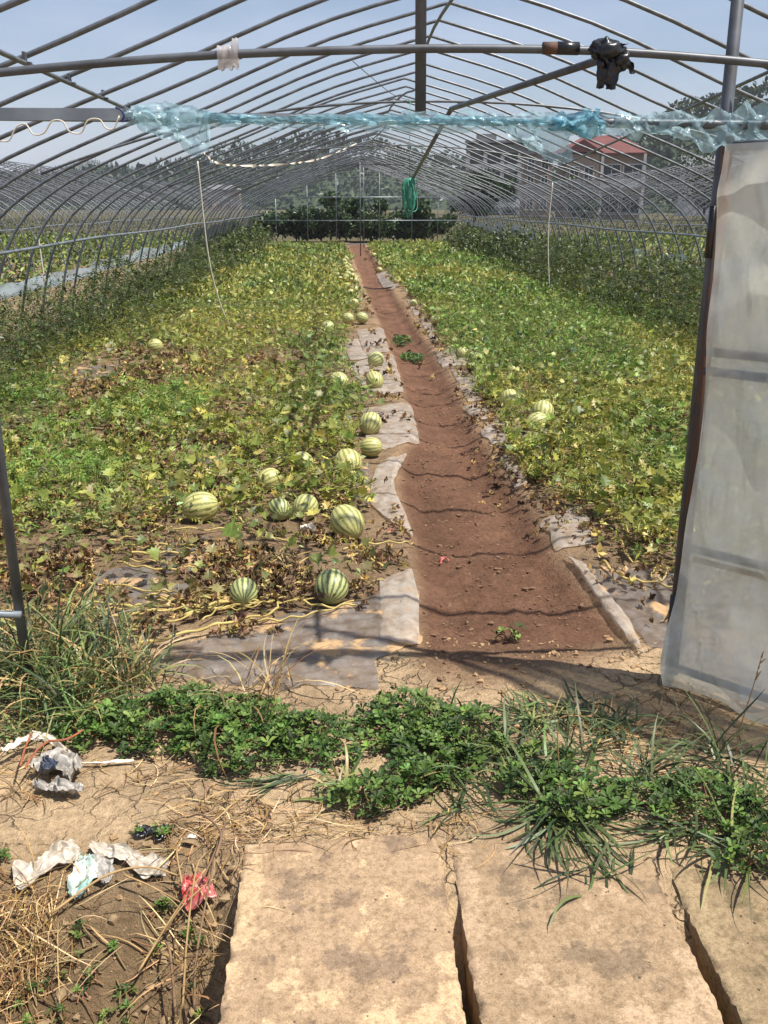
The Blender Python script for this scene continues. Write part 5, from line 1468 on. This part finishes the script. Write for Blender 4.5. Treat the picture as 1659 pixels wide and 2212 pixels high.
# crumbs and clods of soil
def clods(N, mask, x0, x1, y0, y1, lo, hi, name, label, m):
    ico = np.array([(0, 0, 1), (.894, 0, .447), (.276, .851, .447), (-.724, .526, .447), (-.724, -.526, .447), (.276, -.851, .447), (.724, .526, -.447), (-.276, .851, -.447), (-.894, 0, -.447), (-.276, -.851, -.447), (.724, -.526, -.447), (0, 0, -1)])
    it = np.array([(0, 1, 2), (0, 2, 3), (0, 3, 4), (0, 4, 5), (0, 5, 1), (1, 6, 2), (2, 7, 3), (3, 8, 4), (4, 9, 5), (5, 10, 1), (6, 7, 2), (7, 8, 3), (8, 9, 4), (9, 10, 5), (10, 6, 1), (11, 7, 6), (11, 8, 7), (11, 9, 8), (11, 10, 9), (11, 6, 10)])
    x = rng.uniform(x0, x1, N); y = rng.uniform(y0, y1, N); k = rng.random(N) < mask(x, y); x, y = x[k], y[k]; N = len(x)
    r = lo * (hi / lo) ** (rng.random(N) ** 3)
    V = ico[None] * np.clip(1 + rng.normal(0, 0.32, (N, 12, 1)), 0.4, 1.8) * rng.uniform(0.6, 1.3, (N, 1, 3)) * r[:, None, None] * np.array((1, 1, 0.7)) + np.stack([x, y, ground_z(x, y) + r * 0.25], 1)[:, None]
    T = (it[None] + (np.arange(N) * 12)[:, None, None]).reshape(-1, 3)
    o = obj(name, mesh(name, V.reshape(-1, 3), [T], False), None, m)
    return tag(o, label, 'soil', kind='stuff')
clods(14000, lambda x, y: sst(-0.02, 0.1, x - path_l(y)) * sst(-0.02, 0.1, path_r(y) - x) * np.clip(2.2 * fbm(x * 4, y * 3, 3) - 0.7, 0, 1) * sst(2.9, 3.3, y), 0.1, 1.5, 2.9, 9, 0.002, 0.013, 'path_clods', 'reddish crumbs and clods of soil on the path', simple('red_clod', hx('7d6248'), hx('654b36'), 0.95, 0, 25, bmp=0.5))
clods(7000, lambda x, y: np.clip(2.6 * fbm(x * 4 + 7, y * 4, 3) - 0.8, 0, 1), -1.6, -0.28, 1.0, 2.15, 0.003, 0.018, 'ditch_clods', 'dry grey brown clods covering the side of the ditch', simple('ditch_clod', hx('97805f'), hx('786348'), 0.95, 0, 25, bmp=0.5))
clods(9000, lambda x, y: np.clip(2.4 * fbm(x * 3 + 7, y * 3, 3) - 1.0, 0, 1) * ((x < -0.3) | (y > 2.2)), -1.6, 1.8, 1.3, 3.4, 0.0025, 0.014, 'tan_clods', 'sandy crumbs and clods scattered on the bare soil', M['clod'])

# ------------------------------------------------------------------ trees behind the far gable
def tree(x, y, h, r, label, trunk_h, N, cols, leaf=0.16, group='trees behind the far gable', lobes=9):
    e = empty('broadleaf_tree', (x, y, 0))
    tag(e, label, 'tree', group)
    b = MB().tube(spline([(0, 0, -0.1), (0.05, 0, trunk_h), (0.0, 0.05, h * 0.75)], 10), np.linspace(0.03 * h, 0.012 * h, 10), 8)
    for k in range(6):
        a = random.uniform(0, 6.28); z0 = trunk_h * random.uniform(0.9, 1.6)
        b.tube(spline([(0.02, 0, z0), (math.cos(a) * r * 0.4, math.sin(a) * r * 0.4, z0 + h * 0.15), (math.cos(a) * r * 0.75, math.sin(a) * r * 0.75, z0 + h * 0.25)], 6), np.linspace(0.012 * h, 0.004 * h, 6), 5)
    b.build('trunk', M['bark'], e)
    s_ = Scatter()
    zc = (h + trunk_h) / 2; hz = (h - trunk_h) / 2
    cs = np.stack([rng.normal(0, r * 0.45, lobes), rng.normal(0, r * 0.45, lobes), zc + rng.normal(0, hz * 0.45, lobes)], 1)
    rs = rng.uniform(0.38, 0.62, lobes)
    k = rng.integers(0, lobes, N)
    d = rng.normal(size=(N, 3)); d /= np.linalg.norm(d, axis=1)[:, None]
    rad = rng.random(N) ** 0.4
    pos = cs[k] + d * rad[:, None] * rs[k][:, None] * np.array((r, r, hz))
    pos[:, 2] = np.maximum(pos[:, 2], 0.25)
    s_.add(T_oval, pos, rng.uniform(0, 6.28, N), rng.normal(0.2, 0.7, N), rng.normal(0, 0.7, N), leaf * np.clip(rng.normal(1, 0.3, N), 0.5, 1.8), jitter(cols, N, 0.25))
    s_.build('crown', M['leaf'], e)
    return e
TREE = [hx(c) for c in ('33452a', '3f5230', '2a3a24', '4a5f37')]
for (tx, ty, th, tr, lab) in [(-2.9, 43.0, 1.25, 0.9, 'low dark tree beside the far end of the film curtain'), (-1.9, 43.8, 1.5, 1.1, 'dark bushy tree behind the far gable next to bare soil'), (-0.8, 43.2, 1.6, 1.1, 'dark dense tree behind the far gable past the bare soil'), (0.3, 44.0, 1.65, 1.1, 'dark tree behind the far gable just before the far post'),
                              (1.4, 43.4, 1.65, 1.1, 'dark tree just past the far post behind the gable'), (2.4, 44.0, 1.55, 1.0, 'dark rounded tree behind the far gable with blue film below'), (3.3, 43.2, 1.4, 0.9, 'dark bushy tree near the corner of the far gable'), (4.2, 44.2, 1.2, 0.8, 'smaller dark tree behind the corner of the far gable')]:
    tree(tx, ty, th, tr, lab, 0.12, 3000, TREE, 0.16)
tree(8.5, 62.0, 3.6, 2.0, 'leafy tree between the far gable and the grey building', 0.8, 4000, TREE, 0.25)
tree(36.5, 98.0, 6.2, 3.0, 'dark tree beside the red roofed villa', 1.0, 4200, TREE, 0.3)
tree(23.0, 96.0, 3.6, 2.2, 'low bushy tree at the villa corner', 0.5, 3600, TREE, 0.28)

# ------------------------------------------------------------------ buildings
M['peach'] = simple('peach_render', hx('a38d7c'), hx('937d6c'), 0.85, 0, 0.8)
M['greyc'] = simple('raw_concrete', hx('858382'), hx('706e6d'), 0.9, 0, 0.7)
M['whitew'] = simple('white_render', hx('dcd9d4'), hx('c5c1bb'), 0.8, 0, 0.6)
M['roofred'] = simple('red_roof_tile', hx('6d3c35'), hx('5b302b'), 0.75, 0, 2.5)
M['roofgrey'] = simple('grey_roof', hx('77777a'), hx('636366'), 0.8, 0, 2)
M['pane_and_shade'] = simple('pane_and_recess_shade', (0.02, 0.024, 0.03), (0.035, 0.04, 0.05), 0.15, 0, 0.4)  # window glass, also the painted shade inside balcony recesses
M['frame'] = simple('window_frame', hx('d8d6d0'), hx('c8c5be'), 0.6, 0, 1)

def win_part(e, x, z, w, h, y, rec=0.06, bars=True, mw='pane_and_shade'):
    o = MB().box((x, y - 0.02, z), (w, 0.05, h)).build('window_or_recess', M[mw], e, False)
    if bars:
        b = MB()
        for (bx1, bz, bw, bh) in ((x, z + h / 2, w + 0.12, 0.1), (x, z - h / 2 - 0.03, w + 0.2, 0.12), (x - w / 2, z, 0.1, h), (x + w / 2, z, 0.1, h), (x, z, 0.06, h)):
            b.box((bx1, y - 0.06, bz), (bw, 0.06, bh))
        b.build('frame', M['frame'], o, False)
    return o

# unfinished grey block
gb = empty('apartment_building', (24.6, 150.0, 0)); gb.rotation_euler[2] = R(-9)
tag(gb, 'grey concrete block of open balconies with white pillars', 'building')
MB().box((0, 4.2, 5.1), (10.4, 6.5, 10.2)).build('wall', M['greyc'], gb, False)
for s in range(4):
    z = 1.0 + s * 2.7
    MB().box((0, 0.35, z - 0.1), (10.8, 2.0, 0.28)).build('floor_slab', M['greyc'], gb, False)
    MB().box((0, -0.55, z + 0.5), (10.8, 0.14, 0.75)).build('balcony_wall', M['greyc'] if s % 2 else M['whitew'], gb, False)
    for k in range(4):
        if s < 3: win_part(gb, -3.9 + 2.6 * k, z + 1.25, 1.8, 1.9, 0.95, bars=False)  # dark sheets paint the shade inside the open balcony bays
for k in range(5):
    MB().box((-5.1 + 2.55 * k, -0.3, 5.0), (0.55, 0.5, 9.9)).build('pillar', M['whitew'], gb, False)
MB().box((0, 2.5, 10.35), (11.2, 8.0, 0.3)).build('roof', M['greyc'], gb, False)
MB().box((-2.5, 3.0, 11.0), (3.0, 3.0, 1.2)).build('stair_head', M['greyc'], gb, False)
MB().box((2.2, 2.6, 10.95), (2.0, 1.6, 1.0)).build('water_tank', M['whitew'], gb, False)

def hip(e, name, x0, x1, y0, y1, z0, h, inset, mr='roofred'):
    xm0, xm1, ym = x0 + inset, x1 - inset, (y0 + y1) / 2
    v = [(x0, y0, z0), (x1, y0, z0), (x1, y1, z0), (x0, y1, z0), (xm0, ym, z0 + h), (xm1, ym, z0 + h), (x0, y0, z0 - 0.18), (x1, y0, z0 - 0.18), (x1, y1, z0 - 0.18), (x0, y1, z0 - 0.18)]
    b = MB().add(v, T=[(1, 2, 5), (3, 0, 4)], Q=[(0, 1, 5, 4), (2, 3, 4, 5), (6, 7, 1, 0), (7, 8, 2, 1), (8, 9, 3, 2), (9, 6, 0, 3), (9, 8, 7, 6)])
    return b.build(name, M[mr], e, False)
vb = empty('villa', (27.9, 106.0, 0)); vb.rotation_euler[2] = R(-14)
tag(vb, 'peach coloured villa with red tiled hipped roof and balconies', 'building')
MB().box((0, 4, 3.3), (9.0, 7.5, 6.6)).build('wall', M['peach'], vb, False)
MB().box((-1.9, -0.6, 3.3), (3.4, 1.9, 6.6)).build('wall_bay', M['peach'], vb, False)
hip(vb, 'roof', -5.2, 5.2, -0.6, 8.6, 6.72, 2.0, 3.4)
v = [(-4.0, -2.0, 6.73), (0.2, -2.0, 6.73), (-1.9, -2.0, 8.0), (-4.0, 3.0, 6.73), (0.2, 3.0, 6.73), (-1.9, 3.0, 8.0)]
MB().add(v, T=[(0, 1, 2), (5, 4, 3)], Q=[(0, 2, 5, 3), (1, 4, 5, 2), (0, 3, 4, 1)]).build('gable_roof', M['roofred'], vb, False)
for z in (1.6, 4.6):
    for x in (-2.7, -1.2): win_part(vb, x, z, 0.95, 1.5, -1.56)
    for x in (1.15, 3.35): win_part(vb, x, z, 1.9, 2.0, 0.24)  # oversized dark panes stand in for the shade of the balcony recess
for z in (3.15,):
    MB().box((2.3, -0.55, z), (4.6, 1.5, 0.22)).build('balcony_floor', M['peach'], vb, False)
    MB().box((2.3, -1.25, z + 0.55), (4.6, 0.12, 0.9)).build('balcony_wall', M['whitew'], vb, False)
for x in (0.15, 4.45): MB().box((x, -1.2, 3.3), (0.3, 0.3, 6.55)).build('pillar', M['whitew'], vb, False)
# peach annex with flat roof between the two
ab = empty('peach_house', (23.6, 118.0, 0)); ab.rotation_euler[2] = R(-8)
tag(ab, 'narrow peach house with flat roof between grey block and villa', 'building')
MB().box((0, 3, 3.6), (3.4, 6, 7.2)).build('wall', M['peach'], ab, False)
MB().box((0, 2.9, 7.3), (3.8, 6.6, 0.2)).build('roof', M['roofgrey'], ab, False)
for z in (1.6, 4.2, 6.0):
    for x in (-0.8, 0.8): win_part(ab, x, z, 0.8, 1.2, -0.04)
wb = empty('white_house', (63.0, 140.0, 0)); wb.rotation_euler[2] = R(-18)
tag(wb, 'small white house with grey roof under the wooded hill', 'building')
MB().box((0, 3, 4.4), (9, 6, 8.8)).build('wall', M['whitew'], wb, False)
MB().box((0, 2.9, 8.95), (9.6, 6.6, 0.3)).build('roof', M['roofgrey'], wb, False)
for z in (2.0, 4.8, 7.3):
    for x in (-3, -1, 1, 3): win_part(wb, x, z, 1.1, 1.3, -0.04)
gb2 = empty('grey_house', (52.0, 135.0, 0)); gb2.rotation_euler[2] = R(-12)
tag(gb2, 'low grey roofed house next to the small white house', 'building')
MB().box((0, 3, 3.2), (9, 6, 6.4)).build('wall', M['whitew'], gb2, False)
v = [(-5, -0.6, 6.4), (5, -0.6, 6.4), (5, 6.6, 6.4), (-5, 6.6, 6.4), (-5, 3, 8.0), (5, 3, 8.0)]
MB().add(v, T=[(1, 2, 5), (3, 0, 4)], Q=[(0, 1, 5, 4), (2, 3, 4, 5), (3, 2, 1, 0)]).build('roof', M['roofgrey'], gb2, False)
for x in (-3, -1, 1, 3): win_part(gb2, x, 4.6, 1.1, 1.3, -0.04)
# low far houses beyond the frames on the hill side
for k, (x, y, w, h, lab) in enumerate([(-30, 260, 9, 5.0, 'far pale house below the dark hill')]):
    e = empty('far_house', (x, y, 0)); tag(e, lab, 'building', 'far houses')
    MB().box((0, 3, h / 2), (w, 6, h)).build('wall', M['whitew'] if k % 2 else M['peach'], e, False)
    hip(e, 'roof', -w / 2 - 0.4, w / 2 + 0.4, -0.5, 6.5, h + 0.2, 1.2, 2.5, 'roofgrey')
    for z in np.arange(1.6, h - 0.8, 2.6):
        for x2 in np.arange(-w / 2 + 1.5, w / 2 - 0.5, 2.4): win_part(e, x2, z, 1.1, 1.3, -0.04, bars=False)

# ------------------------------------------------------------------ hills
def hill(name, prof, y0, depth, label, cols, N, leaf, mtop):
    """prof: (x, height) along the crest; canopy of leaf clumps over a terrain mesh"""
    xs2 = np.linspace(prof[0][0], prof[-1][0], 60); hs = np.interp(xs2, [p[0] for p in prof], [p[1] for p in prof])
    hs = hs * (0.9 + 0.2 * fbm(xs2 * 0.03, xs2 * 0 + y0, 3))
    v = np.linspace(-1, 1, 24)
    Xh, Vh = np.meshgrid(xs2, v, indexing='ij')
    Zh = hs[:, None] * np.cos(Vh * math.pi / 2) ** 1.2 + (fbm(Xh * 0.05, Vh * 3, 3) - 0.5) * 3 * (np.cos(Vh * math.pi / 2)) - 0.5
    b = MB().grid(np.stack([Xh, y0 + depth * Vh, Zh], -1))
    o = b.build(name, mtop); o['kind'] = 'structure'; o['label'] = label; o['category'] = 'hill'
    if N:
        s_ = Scatter()
        x = rng.uniform(xs2[0], xs2[-1], N); vv = rng.uniform(-1, 0.15, N)
        h = np.interp(x, xs2, hs) * np.cos(vv * math.pi / 2) ** 1.2
        nt = fbm(x * 0.16, vv * depth * 0.16 + 50, 2)
        pos = np.stack([x, y0 + depth * vv, h + rng.random(N) * 4.0 * nt + 2.5 * nt], 1)
        s_.add(T_oval, pos, rng.uniform(0, 6.28, N), rng.normal(0.3, 0.7, N), rng.normal(0, 0.7, N), leaf * np.clip(rng.normal(1, 0.3, N), 0.5, 1.8), jitter(cols, N, 0.25))
        w_ = s_.build('hill_wood', M['leaf']); tag(w_, label.replace('hill', 'wood on the hill', 1), 'wood', kind='stuff')
M['hillgreen'] = simple('wooded_slope', hx('35452c'), hx('28361f'), 0.95, 0, 0.05)
HW = [hx(c) for c in ('2c3a25', '35452b', '24311f', '3e4d31')]
hill('hill', [(52, 4), (70, 16), (90, 23), (118, 28), (160, 34), (200, 20)], 225, 45, 'dark wooded hill behind the villa and small white house', HW, 16000, 1.3, M['hillgreen'])
hill('hill', [(-190, 5), (-130, 8), (-95, 7), (-60, 10), (-40, 16), (-10, 19), (15, 17), (45, 12), (75, 8), (130, 6)], 330, 45, 'low dark wooded hill beyond the far gable', HW, 11000, 1.9, M['hillgreen'])
hill('hill', [(-620, 4), (-500, 12), (-400, 15), (-330, 30), (-285, 44), (-250, 40), (-180, 30), (-60, 26), (20, 14), (120, 0)], 1150, 90, 'distant bluish hill above the neighbouring frames', HW, 9000, 3.0, M['hillgreen'])

# ------------------------------------------------------------------ haze
hz_ = MB().box((0, 640, 47), (2800, 1500, 100)).build('haze', None, None, False)
hmt = bpy.data.materials.new('haze_air'); hmt.use_nodes = True
for nd in list(hmt.node_tree.nodes):
    if nd.type == 'BSDF_PRINCIPLED': hmt.node_tree.nodes.remove(nd)
pv = hmt.node_tree.nodes.new('ShaderNodeVolumePrincipled')
pv.inputs['Color'].default_value = (0.86, 0.91, 1.0, 1)
pv.inputs['Density'].default_value = 0.00035
hmt.node_tree.links.new(pv.outputs[0], hmt.node_tree.nodes['Material Output'].inputs['Volume'])
hz_.data.materials.append(hmt)
tag(hz_, 'pale summer haze lying over the fields and hills', 'haze', kind='stuff')
